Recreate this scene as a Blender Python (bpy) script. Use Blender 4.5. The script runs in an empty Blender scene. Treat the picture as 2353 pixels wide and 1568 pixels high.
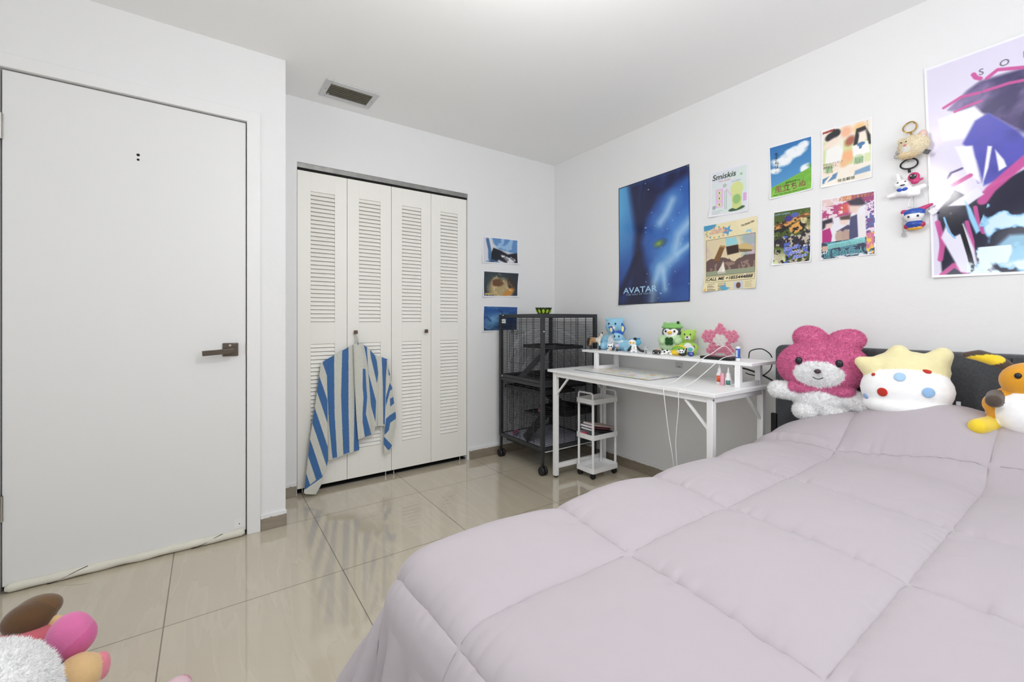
import bpy, bmesh, math, random
import numpy as np
from mathutils import Vector, Matrix, Euler

random.seed(7)
SC = bpy.context.scene
COL = SC.collection
R = math.radians

# ------------------------------------------------------------------ camera, world, lights, exposure
FPX, YAW, HOR, CAMH = 995.93, 0.6126, 735.46, 1.0657
XP, YC, YD, ZC = 2.4862, 2.8943, 2.522, 2.4148          # poster wall, closet wall, door wall, ceiling
XL, YR = -1.50, -0.80                                   # the two walls behind the camera
cam_d = bpy.data.cameras.new('camera')
cam = bpy.data.objects.new('camera', cam_d)
COL.objects.link(cam)
cam.location = (0, 0, CAMH)
cam.rotation_euler = (R(90), 0, -YAW)
cam_d.sensor_width = 36
cam_d.lens = FPX / 2353 * 36
cam_d.shift_y = -(784 - HOR) / 2353
cam_d.clip_start = 0.02
SC.camera = cam

w = bpy.data.worlds.new('sky')
SC.world = w
w.use_nodes = True
w.node_tree.nodes['Background'].inputs[0].default_value = (0.80, 0.90, 1.0, 1)
w.node_tree.nodes['Background'].inputs[1].default_value = 1.0


def area(name, loc, rot, sx, sy, power, color=(1, 1, 1), shape='RECTANGLE'):
    l = bpy.data.lights.new(name, 'AREA')
    l.shape = shape
    l.size = sx
    if shape in ('RECTANGLE', 'ELLIPSE'):
        l.size_y = sy
    l.energy = power
    l.color = color
    o = bpy.data.objects.new(name, l)
    o.location = loc
    o.rotation_euler = rot
    COL.objects.link(o)
    return o


LAMP = (0.74, 0.84, 2.00)
pl = bpy.data.lights.new('ceiling_lamp_light', 'POINT')
pl.energy = 24
pl.color = (1.0, 0.995, 0.985)
pl.shadow_soft_size = 0.09
plo = bpy.data.objects.new('ceiling_lamp_light', pl)
plo.location = LAMP
COL.objects.link(plo)
# fill light added outside two made-up windows behind the camera
area('fill_left_window', (XL - 0.06, -0.02, 1.40), (0, R(-90), 0), 1.25, 1.5, 15, (0.94, 0.97, 1.0))
area('fill_rear_window', (1.15, YR - 0.06, 1.65), (R(90), 0, 0), 1.5, 1.0, 20, (0.94, 0.97, 1.0))
SC.view_settings.view_transform = 'Standard'
SC.view_settings.look = 'None'
SC.view_settings.gamma = 1
SC.view_settings.exposure = 0.02
SC.cycles.diffuse_bounces = 7
SC.cycles.max_bounces = 14


# ------------------------------------------------------------------ helpers
def lin(c):
    if max(c) > 1.0:
        c = [v / 255 for v in c]
    return tuple((v / 12.92 if v <= 0.04045 else ((v + 0.055) / 1.055) ** 2.4) for v in c)


_cs, _sn = math.cos(YAW), math.sin(YAW)


def _ray(u, v):
    l = (u - 1176.5) / FPX
    return (_sn + l * _cs, _cs - l * _sn, -(v - HOR) / FPX)


def atX(u, v, X):
    r = _ray(u, v); t = X / r[0]
    return Vector((X, r[1] * t, CAMH + r[2] * t))


def atY(u, v, Y):
    r = _ray(u, v); t = Y / r[1]
    return Vector((r[0] * t, Y, CAMH + r[2] * t))


def atZ(u, v, Z):
    r = _ray(u, v); t = (Z - CAMH) / r[2]
    return Vector((r[0] * t, r[1] * t, Z))


def mat(name, col=(200, 200, 200), rough=0.5, metal=0.0, bump=0.0, bscale=60.0, var=0.0, vscale=8.0,
        vcol=False, sheen=0.0, spec=0.5, coat=0.0, detail=3.0, trans=0.0, stretch=None, alpha=1.0):
    m = bpy.data.materials.new(name)
    m.use_nodes = True
    nt = m.node_tree
    b = nt.nodes['Principled BSDF']
    b.inputs['Roughness'].default_value = rough
    b.inputs['Metallic'].default_value = metal
    b.inputs['Specular IOR Level'].default_value = spec
    b.inputs['Coat Weight'].default_value = coat
    b.inputs['Coat Roughness'].default_value = 0.08
    b.inputs['Sheen Weight'].default_value = sheen
    b.inputs['Sheen Roughness'].default_value = 0.5
    b.inputs['Transmission Weight'].default_value = trans
    b.inputs['Alpha'].default_value = alpha
    tc = nt.nodes.new('ShaderNodeTexCoord')
    vec = tc.outputs['Object']
    if stretch:
        mp = nt.nodes.new('ShaderNodeMapping')
        mp.inputs['Scale'].default_value = stretch
        nt.links.new(vec, mp.inputs[0]); vec = mp.outputs[0]
    if vcol:
        a = nt.nodes.new('ShaderNodeAttribute'); a.attribute_name = 'Col'
        src = a.outputs['Color']
    else:
        rgb = nt.nodes.new('ShaderNodeRGB')
        rgb.outputs[0].default_value = (*lin(col), 1)
        src = rgb.outputs[0]
    if var > 0:
        n = nt.nodes.new('ShaderNodeTexNoise')
        n.inputs['Scale'].default_value = vscale
        n.inputs['Detail'].default_value = 4
        nt.links.new(vec, n.inputs['Vector'])
        mr = nt.nodes.new('ShaderNodeMapRange')
        mr.inputs['From Min'].default_value = 0.3; mr.inputs['From Max'].default_value = 0.7
        mr.inputs['To Min'].default_value = 1 - var; mr.inputs['To Max'].default_value = 1 + var * 0.6
        nt.links.new(n.outputs['Fac'], mr.inputs['Value'])
        mx = nt.nodes.new('ShaderNodeVectorMath'); mx.operation = 'SCALE'
        nt.links.new(src, mx.inputs[0]); nt.links.new(mr.outputs[0], mx.inputs['Scale'])
        src = mx.outputs[0]
    nt.links.new(src, b.inputs['Base Color'])
    if bump > 0:
        n = nt.nodes.new('ShaderNodeTexNoise')
        n.inputs['Scale'].default_value = bscale
        n.inputs['Detail'].default_value = detail
        nt.links.new(vec, n.inputs['Vector'])
        bp = nt.nodes.new('ShaderNodeBump')
        bp.inputs['Strength'].default_value = bump
        bp.inputs['Distance'].default_value = 0.004
        nt.links.new(n.outputs['Fac'], bp.inputs['Height'])
        nt.links.new(bp.outputs[0], b.inputs['Normal'])
    return m


M = {}
M['wall'] = mat('wall_paint', (231, 231, 231), 0.7, bump=0.28, bscale=28, detail=6)
M['ceiling'] = mat('ceiling_paint', (244, 244, 243), 0.85, bump=0.1, bscale=40)
M['trim'] = mat('trim_paint', (232, 232, 231), 0.45, bump=0.06, bscale=25)
M['door'] = mat('door_paint', (228, 228, 227), 0.42, bump=0.03, bscale=14)
M['leaf'] = mat('closet_leaf_paint', (240, 238, 231), 0.45, bump=0.03, bscale=20)
M['base'] = mat('baseboard_tile', (142, 131, 115), 0.25, var=0.12, vscale=14, stretch=(1, 1, 3))
M['grout'] = mat('grout', (196, 188, 172), 0.8, var=0.15, vscale=60)
M['track'] = mat('track_metal', (150, 150, 148), 0.4, metal=0.6, var=0.2, vscale=20)
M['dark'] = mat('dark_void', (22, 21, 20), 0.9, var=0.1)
M['bronze'] = mat('satin_bronze', (104, 94, 84), 0.28, metal=0.9, var=0.12, vscale=60)
M['brown'] = mat('brown_knob', (96, 74, 62), 0.4, metal=0.4, var=0.1)
M['steel'] = mat('bright_steel', (190, 188, 184), 0.25, metal=1.0, var=0.08)
M['gold'] = mat('gold_metal', (196, 160, 90), 0.25, metal=1.0, var=0.08)
M['vent'] = mat('vent_white', (205, 206, 206), 0.5, var=0.05)
M['ventdark'] = mat('vent_slat', (92, 90, 80), 0.5, metal=0.4, var=0.2, vscale=30)
M['slatedge'] = mat('worn_slat_edge', (150, 144, 124), 0.5, var=0.3, vscale=40)
M['black'] = mat('black_powder_coat', (44, 45, 48), 0.45, bump=0.05, bscale=200)
M['blackpl'] = mat('black_plastic', (22, 22, 24), 0.4, bump=0.05, bscale=120)
M['rubber'] = mat('black_rubber', (20, 20, 21), 0.55, var=0.1)
M['white'] = mat('white_laminate', (246, 246, 246), 0.35, bump=0.02, bscale=40)
M['whitem'] = mat('white_powder_coat', (244, 244, 244), 0.4, bump=0.03, bscale=150)
M['whitepl'] = mat('white_plastic', (242, 242, 242), 0.4, var=0.02)
M['paper'] = mat('paper_white', (232, 232, 234), 0.7, var=0.03, vscale=30)
M['print'] = mat('printed_paper', rough=0.35, vcol=True, bump=0.04, bscale=12)
M['gloss'] = mat('glossy_print', rough=0.12, vcol=True, bump=0.22, bscale=5, spec=0.6)
M['matte'] = mat('painted_plastic', rough=0.35, vcol=True, var=0.02)
M['plush'] = mat('plush_fabric', rough=0.95, vcol=True, sheen=0.35, bump=0.25, bscale=260, spec=0.15, var=0.05, vscale=30)
M['fur'] = mat('fluffy_fur', rough=0.95, vcol=True, sheen=0.25, spec=0.1, var=0.06, vscale=60)
M['terry'] = mat('terry_cloth', rough=1.0, vcol=True, sheen=0.3, bump=0.8, bscale=420, spec=0.05, var=0.08, vscale=140)
M['comf'] = mat('comforter_cloth', (178, 170, 175), 0.72, sheen=0.15, spec=0.3, bump=0.08, bscale=18, detail=5)
M['head'] = mat('charcoal_weave', (86, 88, 92), 0.95, sheen=0.2, spec=0.1, bump=0.5, bscale=260, var=0.3, vscale=120, stretch=(1, 1, 4))
M['mattress'] = mat('mattress_cloth', (225, 225, 225), 0.9, bump=0.1)
M['blackwire'] = mat('black_cable', (24, 24, 25), 0.5, var=0.05)
M['whitewire'] = mat('white_cable', (232, 232, 232), 0.45, var=0.02)
M['stopper'] = mat('cream_foam_cover', (222, 219, 206), 0.75, var=0.06, vscale=16, bump=0.2, bscale=50)
M['clear'] = mat('clear_resin', (240, 240, 240), 0.08, trans=0.85, var=0.01)
M['pane'] = mat('window_glass', (250, 250, 250), 0.03, var=0.0, alpha=0.12)
M['lampglow'] = mat('lamp_diffuser', (245, 245, 240), 0.5, var=0.01)
_b = M['lampglow'].node_tree.nodes['Principled BSDF']
_b.inputs['Emission Color'].default_value = (1, 0.98, 0.95, 1)
_b.inputs['Emission Strength'].default_value = 3.0


def floor_material():
    m = bpy.data.materials.new('polished_tile_floor')
    m.use_nodes = True
    nt = m.node_tree; N = nt.nodes; L = nt.links
    b = N['Principled BSDF']
    tc = N.new('ShaderNodeTexCoord')
    sp = N.new('ShaderNodeSeparateXYZ'); L.new(tc.outputs['Object'], sp.inputs[0])

    def mth(op, a, c, d=None):
        n = N.new('ShaderNodeMath'); n.operation = op
        for i, q in enumerate((a, c, d)):
            if q is None: continue
            if isinstance(q, (int, float)): n.inputs[i].default_value = q
            else: L.new(q, n.inputs[i])
        return n.outputs[0]
    fx = mth('DIVIDE', mth('SUBTRACT', sp.outputs[0], -0.1246), 0.5965)
    fy = mth('DIVIDE', mth('SUBTRACT', sp.outputs[1], 1.9229), 0.5956)
    def edge(f):
        fr = mth('FRACT', f, 0)
        return mth('MINIMUM', fr, mth('SUBTRACT', 1.0, fr))
    d = mth('MINIMUM', edge(fx), edge(fy))
    g = mth('LESS_THAN', d, 0.0030)
    ix = mth('FLOOR', fx, 0); iy = mth('FLOOR', fy, 0)
    cv = N.new('ShaderNodeCombineXYZ')
    L.new(mth('ADD', mth('MULTIPLY', sp.outputs[0], 3.6), mth('MULTIPLY', ix, 3.7)), cv.inputs[0])
    L.new(mth('ADD', mth('MULTIPLY', sp.outputs[1], 0.42), mth('MULTIPLY', iy, 2.3)), cv.inputs[1])
    n1 = N.new('ShaderNodeTexNoise'); n1.inputs['Scale'].default_value = 2.4; n1.inputs['Detail'].default_value = 6
    n1.inputs['Distortion'].default_value = 0.35
    L.new(cv.outputs[0], n1.inputs['Vector'])
    # contour bands of the noise make long wavy veins
    band = mth('FRACT', mth('MULTIPLY', n1.outputs['Fac'], 6.0), 0)
    vein = N.new('ShaderNodeValToRGB')
    e = vein.color_ramp.elements
    e[0].position = 0.0; e[0].color = (*lin((182, 172, 153)), 1)
    e[1].position = 1.0; e[1].color = (*lin((194, 184, 165)), 1)
    q = e.new(0.10); q.color = (*lin((204, 196, 178)), 1)
    q = e.new(0.5); q.color = (*lin((190, 180, 161)), 1)
    L.new(band, vein.inputs[0])
    flat = N.new('ShaderNodeMix'); flat.data_type = 'RGBA'
    flat.inputs[7].default_value = (*lin((191, 181, 162)), 1)
    flat.inputs[0].default_value = 0.68
    L.new(vein.outputs[0], flat.inputs[6])
    mx = N.new('ShaderNodeMix'); mx.data_type = 'RGBA'
    L.new(g, mx.inputs[0]); L.new(flat.outputs[2], mx.inputs[6])
    mx.inputs[7].default_value = (*lin((112, 103, 88)), 1)
    L.new(mx.outputs[2], b.inputs['Base Color'])
    rg = mth('ADD', mth('MULTIPLY', g, 0.5), 0.07)
    L.new(rg, b.inputs['Roughness'])
    b.inputs['Specular IOR Level'].default_value = 0.62
    b.inputs['Coat Weight'].default_value = 0.7
    b.inputs['Coat Roughness'].default_value = 0.035
    b.inputs['Coat IOR'].default_value = 1.6
    bp = N.new('ShaderNodeBump'); bp.inputs['Strength'].default_value = 0.3; bp.inputs['Distance'].default_value = 0.002
    L.new(mth('SUBTRACT', 1.0, g), bp.inputs['Height']); L.new(bp.outputs[0], b.inputs['Normal'])
    return m


M['floor'] = floor_material()


class MB:
    """collects geometry, then becomes ONE mesh object"""
    def __init__(s):
        s.v, s.f, s.m, s.c, s.hascol = [], [], [], [], False

    def add(s, V, F, m=0, col=None):
        o = len(s.v)
        s.v += [tuple(p) for p in V]
        s.f += [tuple(i + o for i in f) for f in F]
        s.m += [m] * len(F)
        if col is not None:
            s.hascol = True
            if isinstance(col, tuple):
                s.c += [(*lin(col), 1.0)] * len(V)
            else:
                s.c += [(*c[:3], 1.0) for c in col]
        else:
            s.c += [(1, 1, 1, 1)] * len(V)
        return s

    def box(s, c, d, rot=None, m=0, col=None):
        V = []
        for x in (-.5, .5):
            for y in (-.5, .5):
                for z in (-.5, .5):
                    p = Vector((x * d[0], y * d[1], z * d[2]))
                    if rot is not None: p = rot @ p
                    V.append(p + Vector(c))
        F = [(0, 1, 3, 2), (4, 6, 7, 5), (0, 4, 5, 1), (2, 3, 7, 6), (0, 2, 6, 4), (1, 5, 7, 3)]
        return s.add(V, F, m, col)

    def bx(s, x0, x1, y0, y1, z0, z1, m=0, col=None):
        return s.box(((x0 + x1) / 2, (y0 + y1) / 2, (z0 + z1) / 2), (abs(x1 - x0), abs(y1 - y0), abs(z1 - z0)), None, m, col)

    def bar(s, p, q, a, b=None, up=(0, 0, 1), m=0, col=None):
        p, q = Vector(p), Vector(q); b = b or a
        d = (q - p); L = d.length; d.normalize()
        u = Vector(up)
        if abs(d.dot(u)) > .98: u = Vector((1, 0, 0))
        x = d.cross(u).normalized(); z = x.cross(d).normalized()
        rot = Matrix((x, d, z)).transposed()
        return s.box((p + q) / 2, (a, L, b), rot, m, col)

    def tube(s, pts, r, n=8, m=0, col=None, closed=False):
        P = [Vector(p) for p in pts]
        rr = r if isinstance(r, (list, tuple)) else [r] * len(P)
        V, F = [], []
        prev = None
        N = len(P)
        for i in range(N):
            if closed: t = P[(i + 1) % N] - P[i - 1]
            else: t = P[min(i + 1, N - 1)] - P[max(i - 1, 0)]
            t.normalize()
            if prev is None:
                a = Vector((0, 0, 1)) if abs(t.z) < .9 else Vector((1, 0, 0))
                x = t.cross(a).normalized()
            else:
                x = (prev - t * prev.dot(t)).normalized()
            prev = x
            y = t.cross(x)
            for k in range(n):
                an = 2 * math.pi * k / n
                V.append(P[i] + (x * math.cos(an) + y * math.sin(an)) * rr[i])
        for i in range(N - 1 + (1 if closed else 0)):
            j = (i + 1) % N
            for k in range(n):
                F.append((i * n + k, i * n + (k + 1) % n, j * n + (k + 1) % n, j * n + k))
        if not closed:
            F.append(tuple(range(n - 1, -1, -1)))
            F.append(tuple((N - 1) * n + k for k in range(n)))
        return s.add(V, F, m, col)

    def lathe(s, prof, c=(0, 0, 0), n=24, axis=None, m=0, col=None):
        V, F = [], []
        rot = axis if axis is not None else Matrix.Identity(3)
        for r, z in prof:
            for k in range(n):
                a = 2 * math.pi * k / n
                V.append(Vector(c) + rot @ Vector((r * math.cos(a), r * math.sin(a), z)))
        for i in range(len(prof) - 1):
            for k in range(n):
                F.append((i * n + k, i * n + (k + 1) % n, (i + 1) * n + (k + 1) % n, (i + 1) * n + k))
        F.append(tuple(range(n - 1, -1, -1)))
        F.append(tuple((len(prof) - 1) * n + k for k in range(n)))
        return s.add(V, F, m, col)

    def ell(s, c, r, rot=None, n=20, m=0, col=None):
        if not isinstance(r, (tuple, list)): r = (r, r, r)
        V, F = [], []
        h = n // 2
        for i in range(h + 1):
            th = math.pi * i / h
            for k in range(n):
                a = 2 * math.pi * k / n
                p = Vector((r[0] * math.sin(th) * math.cos(a), r[1] * math.sin(th) * math.sin(a), r[2] * math.cos(th)))
                if rot is not None: p = rot @ p
                V.append(p + Vector(c))
        for i in range(h):
            for k in range(n):
                F.append((i * n + k, (i + 1) * n + k, (i + 1) * n + (k + 1) % n, i * n + (k + 1) % n))
        return s.add(V, F, m, col)

    def prism(s, poly, fn, d0, d1, m=0, col=None):
        """poly in 2D, fn(a,b,d)->3D"""
        n = len(poly)
        V = [fn(a, b, d0) for a, b in poly] + [fn(a, b, d1) for a, b in poly]
        F = [tuple(range(n)), tuple(range(2 * n - 1, n - 1, -1))]
        F += [(i, i + n, (i + 1) % n + n, (i + 1) % n) for i in range(n)]
        return s.add(V, F, m, col)

    def grid(s, fn, nu, nv, m=0, colfn=None):
        V, C = [], []
        for i in range(nu + 1):
            for j in range(nv + 1):
                V.append(fn(i / nu, j / nv))
                if colfn: C.append(colfn(i / nu, j / nv))
        F = [(i * (nv + 1) + j, (i + 1) * (nv + 1) + j, (i + 1) * (nv + 1) + j + 1, i * (nv + 1) + j + 1)
             for i in range(nu) for j in range(nv)]
        return s.add(V, F, m, C if colfn else None)

    def build(s, name, mats, parent=None, smooth=40, bevel=0.0, seg=2, recalc=True, solid=0.0):
        me = bpy.data.meshes.new(name)
        me.from_pydata(s.v, [], s.f)
        if not isinstance(mats, (list, tuple)): mats = [mats]
        for q in mats: me.materials.append(q)
        if len(mats) > 1: me.polygons.foreach_set('material_index', s.m)
        if s.hascol:
            a = me.color_attributes.new('Col', 'FLOAT_COLOR', 'POINT')
            a.data.foreach_set('color', np.array(s.c, dtype=np.float32).ravel())
        if recalc:
            bm = bmesh.new(); bm.from_mesh(me)
            bmesh.ops.recalc_face_normals(bm, faces=bm.faces)
            bm.to_mesh(me); bm.free()
        if smooth:
            me.shade_smooth()
            if smooth < 180: me.set_sharp_from_angle(angle=R(smooth))
        me.update()
        o = bpy.data.objects.new(name, me)
        COL.objects.link(o)
        if parent is not None: o.parent = parent
        if bevel > 0:
            b = o.modifiers.new('bevel', 'BEVEL'); b.width = bevel; b.segments = seg; b.limit_method = 'ANGLE'
            b.angle_limit = R(35)
        if solid:
            b = o.modifiers.new('thickness', 'SOLIDIFY'); b.thickness = solid; b.offset = 0
        return o


def tag(o, label, cat, group=None, kind=None):
    o['label'] = label
    o['category'] = cat
    if group: o['group'] = group
    if kind: o['kind'] = kind
    return o


def thing(name, loc, label, cat, rz=0.0, group=None):
    o = bpy.data.objects.new(name, None)
    o.empty_display_size = 0.05
    COL.objects.link(o)
    o.location = loc
    o.rotation_euler = (0, 0, rz)
    return tag(o, label, cat, group)


def structure(o, label=None, cat=None):
    o['kind'] = 'structure'
    if label: o['label'] = label
    if cat: o['category'] = cat
    return o


def rotm(x=0, y=0, z=0):
    return Euler((R(x), R(y), R(z))).to_matrix()


# ---- 2D text outlines as triangles
_tc = {}


def text2d(body, offset=0.0, shear=0.0, space=1.0):
    key = (body, offset, shear, space)
    if key in _tc: return _tc[key]
    c = bpy.data.curves.new('t', 'FONT')
    c.body = body; c.size = 1; c.resolution_u = 3; c.offset = offset; c.shear = shear; c.space_character = space
    o = bpy.data.objects.new('t', c)
    COL.objects.link(o)
    dg = bpy.context.evaluated_depsgraph_get()
    me = bpy.data.meshes.new_from_object(o.evaluated_get(dg))
    V = [(v.co.x, v.co.y) for v in me.vertices]
    F = [tuple(p.vertices) for p in me.polygons]
    bpy.data.objects.remove(o); bpy.data.curves.remove(c); bpy.data.meshes.remove(me)
    _tc[key] = (V, F)
    return V, F


def put_text(mb, body, fn, height=1.0, width=None, col=(0, 0, 0), offset=0.0, shear=0.0, m=0, vertical=False, usecol=True):
    """fn(a,b)->3D; text starts at a=0,b=0, a to the right and b up, in metres"""
    if vertical:
        for i, ch in enumerate(body):
            put_text(mb, ch, lambda a, b, i=i: fn(a, b - i * height * 1.02), height, None, col, offset, shear, m, False, usecol)
        return
    V, F = text2d(body, offset, shear)
    if not V: return
    x0 = min(v[0] for v in V); x1 = max(v[0] for v in V)
    sx = height
    if width: sx = width / max(x1 - x0, 1e-6)
    # split long triangles so the ink follows a curling sheet
    P = [((a - x0) * sx, b * height) for a, b in V]
    T = []
    for f in F:
        T += [(f[0], f[i], f[i + 1]) for i in range(1, len(f) - 1)] if len(f) > 3 else [f]
    done = []
    stack = [(t, 0) for t in T]
    while stack:
        (i, j, k), d = stack.pop()
        e = max(math.dist(P[i], P[j]), math.dist(P[j], P[k]), math.dist(P[k], P[i]))
        if e < .009 or d > 4:
            done.append((i, j, k)); continue
        n = len(P)
        P += [tuple((P[a][q] + P[b][q]) / 2 for q in (0, 1)) for a, b in ((i, j), (j, k), (k, i))]
        stack += [((i, n, n + 2), d + 1), ((n, j, n + 1), d + 1), ((n + 2, n + 1, k), d + 1), ((n, n + 1, n + 2), d + 1)]
    mb.add([fn(a, b) for a, b in P], done, m, tuple(col) if usecol else None)


# ---- plush bodies: union of rounded forms re-skinned as one surface
def blob(name, parts, voxel, material, parent=None, smooth=8, paint=(), fur=None, base=None):
    mb = MB()
    prim = []
    for p in parts:
        if p[0] == 'e':
            _, c, r, rot, col = p
            mb.ell(c, r, rot, 24)
            prim.append((np.array(c), np.array(r if isinstance(r, (tuple, list)) else (r, r, r)), np.array(rot) if rot is not None else np.eye(3), col))
        else:
            _, a, b, ra, rb, col = p
            a, b = Vector(a), Vector(b)
            n = 7
            for i in range(n + 1):
                t = i / n
                c = a.lerp(b, t); r = ra + (rb - ra) * t
                mb.ell(c, r, None, 16)
                prim.append((np.array(c), np.array((r, r, r)), np.eye(3), col))
    o = mb.build(name, material, None, smooth=0, recalc=False)
    md = o.modifiers.new('r', 'REMESH'); md.mode = 'VOXEL'; md.voxel_size = voxel
    sm = o.modifiers.new('s', 'SMOOTH'); sm.factor = 0.5; sm.iterations = smooth
    dg = bpy.context.evaluated_depsgraph_get()
    me = bpy.data.meshes.new_from_object(o.evaluated_get(dg))
    old = o.data
    o.modifiers.clear()
    o.data = me
    bpy.data.meshes.remove(old)
    me.name = name
    me.materials.clear(); me.materials.append(material)
    n = len(me.vertices)
    co = np.empty(n * 3, dtype=np.float32); me.vertices.foreach_get('co', co); co = co.reshape(-1, 3)

    def inside(P, q):
        d = (P - q[0]) @ q[2]
        return np.sqrt(((d / q[1]) ** 2).sum(1))
    best = np.full(n, 1e9); col = np.ones((n, 4), dtype=np.float32)
    for q in prim:
        s_ = inside(co, q)
        k = s_ < best
        best[k] = s_[k]; col[k, :3] = lin(q[3])
    for (c, r, rot, cl) in paint:
        q = (np.array(c), np.array(r if isinstance(r, (tuple, list)) else (r, r, r)), np.array(rot) if rot is not None else np.eye(3))
        k = inside(co, q) < 1
        col[k, :3] = lin(cl)
    me.shade_smooth()
    if fur:
        count, length, width, spread = fur
        me.calc_loop_triangles()
        T = np.empty(len(me.loop_triangles) * 3, dtype=np.int32); me.loop_triangles.foreach_get('vertices', T); T = T.reshape(-1, 3)
        A, B, Cc = co[T[:, 0]], co[T[:, 1]], co[T[:, 2]]
        nr = np.cross(B - A, Cc - A); ar = np.linalg.norm(nr, axis=1); nr /= (ar[:, None] + 1e-12)
        rng = np.random.default_rng(3)
        pick = rng.choice(len(T), size=count, p=ar / ar.sum())
        u = rng.random((count, 2)); fl = u.sum(1) > 1; u[fl] = 1 - u[fl]
        P = A[pick] + (B - A)[pick] * u[:, :1] + (Cc - A)[pick] * u[:, 1:]
        d = nr[pick] + rng.normal(0, spread, (count, 3)); d /= np.linalg.norm(d, axis=1)[:, None]
        d2 = d + rng.normal(0, spread, (count, 3)) + np.array([0, 0, -.25]); d2 /= np.linalg.norm(d2, axis=1)[:, None]
        sd = np.cross(d, rng.normal(0, 1, (count, 3))); sd /= (np.linalg.norm(sd, axis=1)[:, None] + 1e-9)
        ln = length * rng.uniform(.6, 1.2, (count, 1))
        P = P - nr[pick] * length * .1
        p0, p1 = P - sd * width, P + sd * width
        m0 = P + d * ln * .55
        p2, p3 = m0 - sd * width * .8, m0 + sd * width * .8
        p4 = m0 + d2 * ln * .5
        V = np.stack([p0, p1, p2, p3, p4], 1).reshape(-1, 3)
        bi = np.arange(count) * 5
        Q = np.stack([bi, bi + 1, bi + 3, bi + 2], 1); Tt = np.stack([bi + 2, bi + 3, bi + 4], 1)
        cb = col[T[pick, 0]] * rng.uniform(.88, 1.1, (count, 1)); cb[:, 3] = 1
        fc = np.repeat(cb, 5, axis=0)
        allV = np.vstack([co, V]); polys = [tuple(p.vertices) for p in me.polygons]
        F = polys + [tuple(x + n) for x in Q] + [tuple(x + n) for x in Tt]
        me2 = bpy.data.meshes.new(name)
        me2.from_pydata(allV.tolist(), [], F)
        me2.materials.append(material)
        me2.shade_smooth()
        o.data = me2
        bpy.data.meshes.remove(me)
        me = me2
        col = np.vstack([col, fc])
    a = me.color_attributes.new('Col', 'FLOAT_COLOR', 'POINT')
    a.data.foreach_set('color', np.clip(col, 0, 1).astype(np.float32).ravel())
    me.update()
    if parent is not None: o.parent = parent
    return o


def feat(name, c, r, col, parent, rot=None, material=None, n=14):
    """a small rounded feature of a toy: eye, nose, patch"""
    return MB().ell(c, r, rot, n, col=col).build(name, material or M['matte'], parent, smooth=180)


# ------------------------------------------------------------------ room shell
def quadwall(name, x0, x1, y0, y1, z0, z1, m):
    return structure(MB().bx(x0, x1, y0, y1, z0, z1).build(name, m, smooth=0))


quadwall('floor', XL - .1, XP + .1, YR - .1, YC + .8, -0.08, 0, M['floor'])
quadwall('ceiling', XL - .1, XP + .1, YR - .1, YC + .8, ZC, ZC + .08, M['ceiling'])
quadwall('wall_right', XP, XP + .1, YR - .1, YC + .8, 0, ZC, M['wall'])

DX0, DX1, DZ0, DZ1 = -0.655, 0.157, 0.022, 2.044       # entry door slab
CX0, CX1, CZ1 = 0.4437, 1.6215, 2.025                   # closet opening
XR = 0.3328                                             # corner where the door wall ends
wb = MB()
wb.bx(XL - .1, DX0 - .012, YD, YD + .1, 0, ZC)
wb.bx(DX1 + .012, XR, YD, YD + .1, 0, ZC)
wb.bx(DX0 - .012, DX1 + .012, YD, YD + .1, DZ1 + .012, ZC)
structure(wb.build('wall_door', M['wall'], smooth=0))
wb = MB()
wb.bx(XR - .1, XR, YD + .1, YC + .1, 0, ZC)
structure(wb.build('wall_return', M['wall'], smooth=0))
wb = MB()
wb.bx(XR, CX0, YC, YC + .1, 0, ZC)
wb.bx(CX1, XP, YC, YC + .1, 0, ZC)
wb.bx(CX0, CX1, YC, YC + .1, CZ1, ZC)
structure(wb.build('wall_far', M['wall'], smooth=0))
wb = MB()                                               # inside of the closet, its shade put into the dark colour
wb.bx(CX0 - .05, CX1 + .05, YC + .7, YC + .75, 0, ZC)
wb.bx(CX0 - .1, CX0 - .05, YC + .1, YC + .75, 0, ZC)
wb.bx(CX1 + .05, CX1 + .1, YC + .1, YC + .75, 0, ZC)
wb.bx(CX0 - .05, CX1 + .05, YC + .036, YC + .7, .001, .006)  # dark sheet over the closet floor, standing in for shade under the doors
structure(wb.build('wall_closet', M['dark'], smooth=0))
wb = MB()                                               # unseen corridor behind the entry door, dark backing added to block light leaks
wb.bx(DX0 - .2, XR - .1, YD + .35, YD + .4, 0, ZC)
wb.bx(DX0 - .25, DX0 - .2, YD + .1, YD + .4, 0, ZC)
structure(wb.build('wall_corridor', M['dark'], smooth=0))
# unseen walls behind the camera, each with a window added for fill light
wb = MB()
wy0, wy1, wz0, wz1 = -0.75, 0.85, .75, 2.05
wb.bx(XL - .1, XL, YR - .1, wy0, 0, ZC); wb.bx(XL - .1, XL, wy1, YD + .1, 0, ZC)
wb.bx(XL - .1, XL, wy0, wy1, 0, wz0); wb.bx(XL - .1, XL, wy0, wy1, wz1, ZC)
structure(wb.build('wall_left', M['wall'], smooth=0))
wb = MB()
vx0, vx1, vz0, vz1 = .35, 1.95, 1.1, 2.2
wb.bx(XL, vx0, YR - .1, YR, 0, ZC); wb.bx(vx1, XP, YR - .1, YR, 0, ZC)
wb.bx(vx0, vx1, YR - .1, YR, 0, vz0); wb.bx(vx0, vx1, YR - .1, YR, vz1, ZC)
structure(wb.build('wall_rear', M['wall'], smooth=0))
wf = MB()
for y in (wy0, (wy0 + wy1) / 2 - .02, wy1 - .04): wf.bx(XL - .05, XL - .01, y, y + .04, wz0, wz1)
for z in (wz0, wz1 - .04): wf.bx(XL - .05, XL - .01, wy0, wy1, z, z + .04)
win = structure(wf.build('fill_window_1', M['trim'], bevel=.004))
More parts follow.
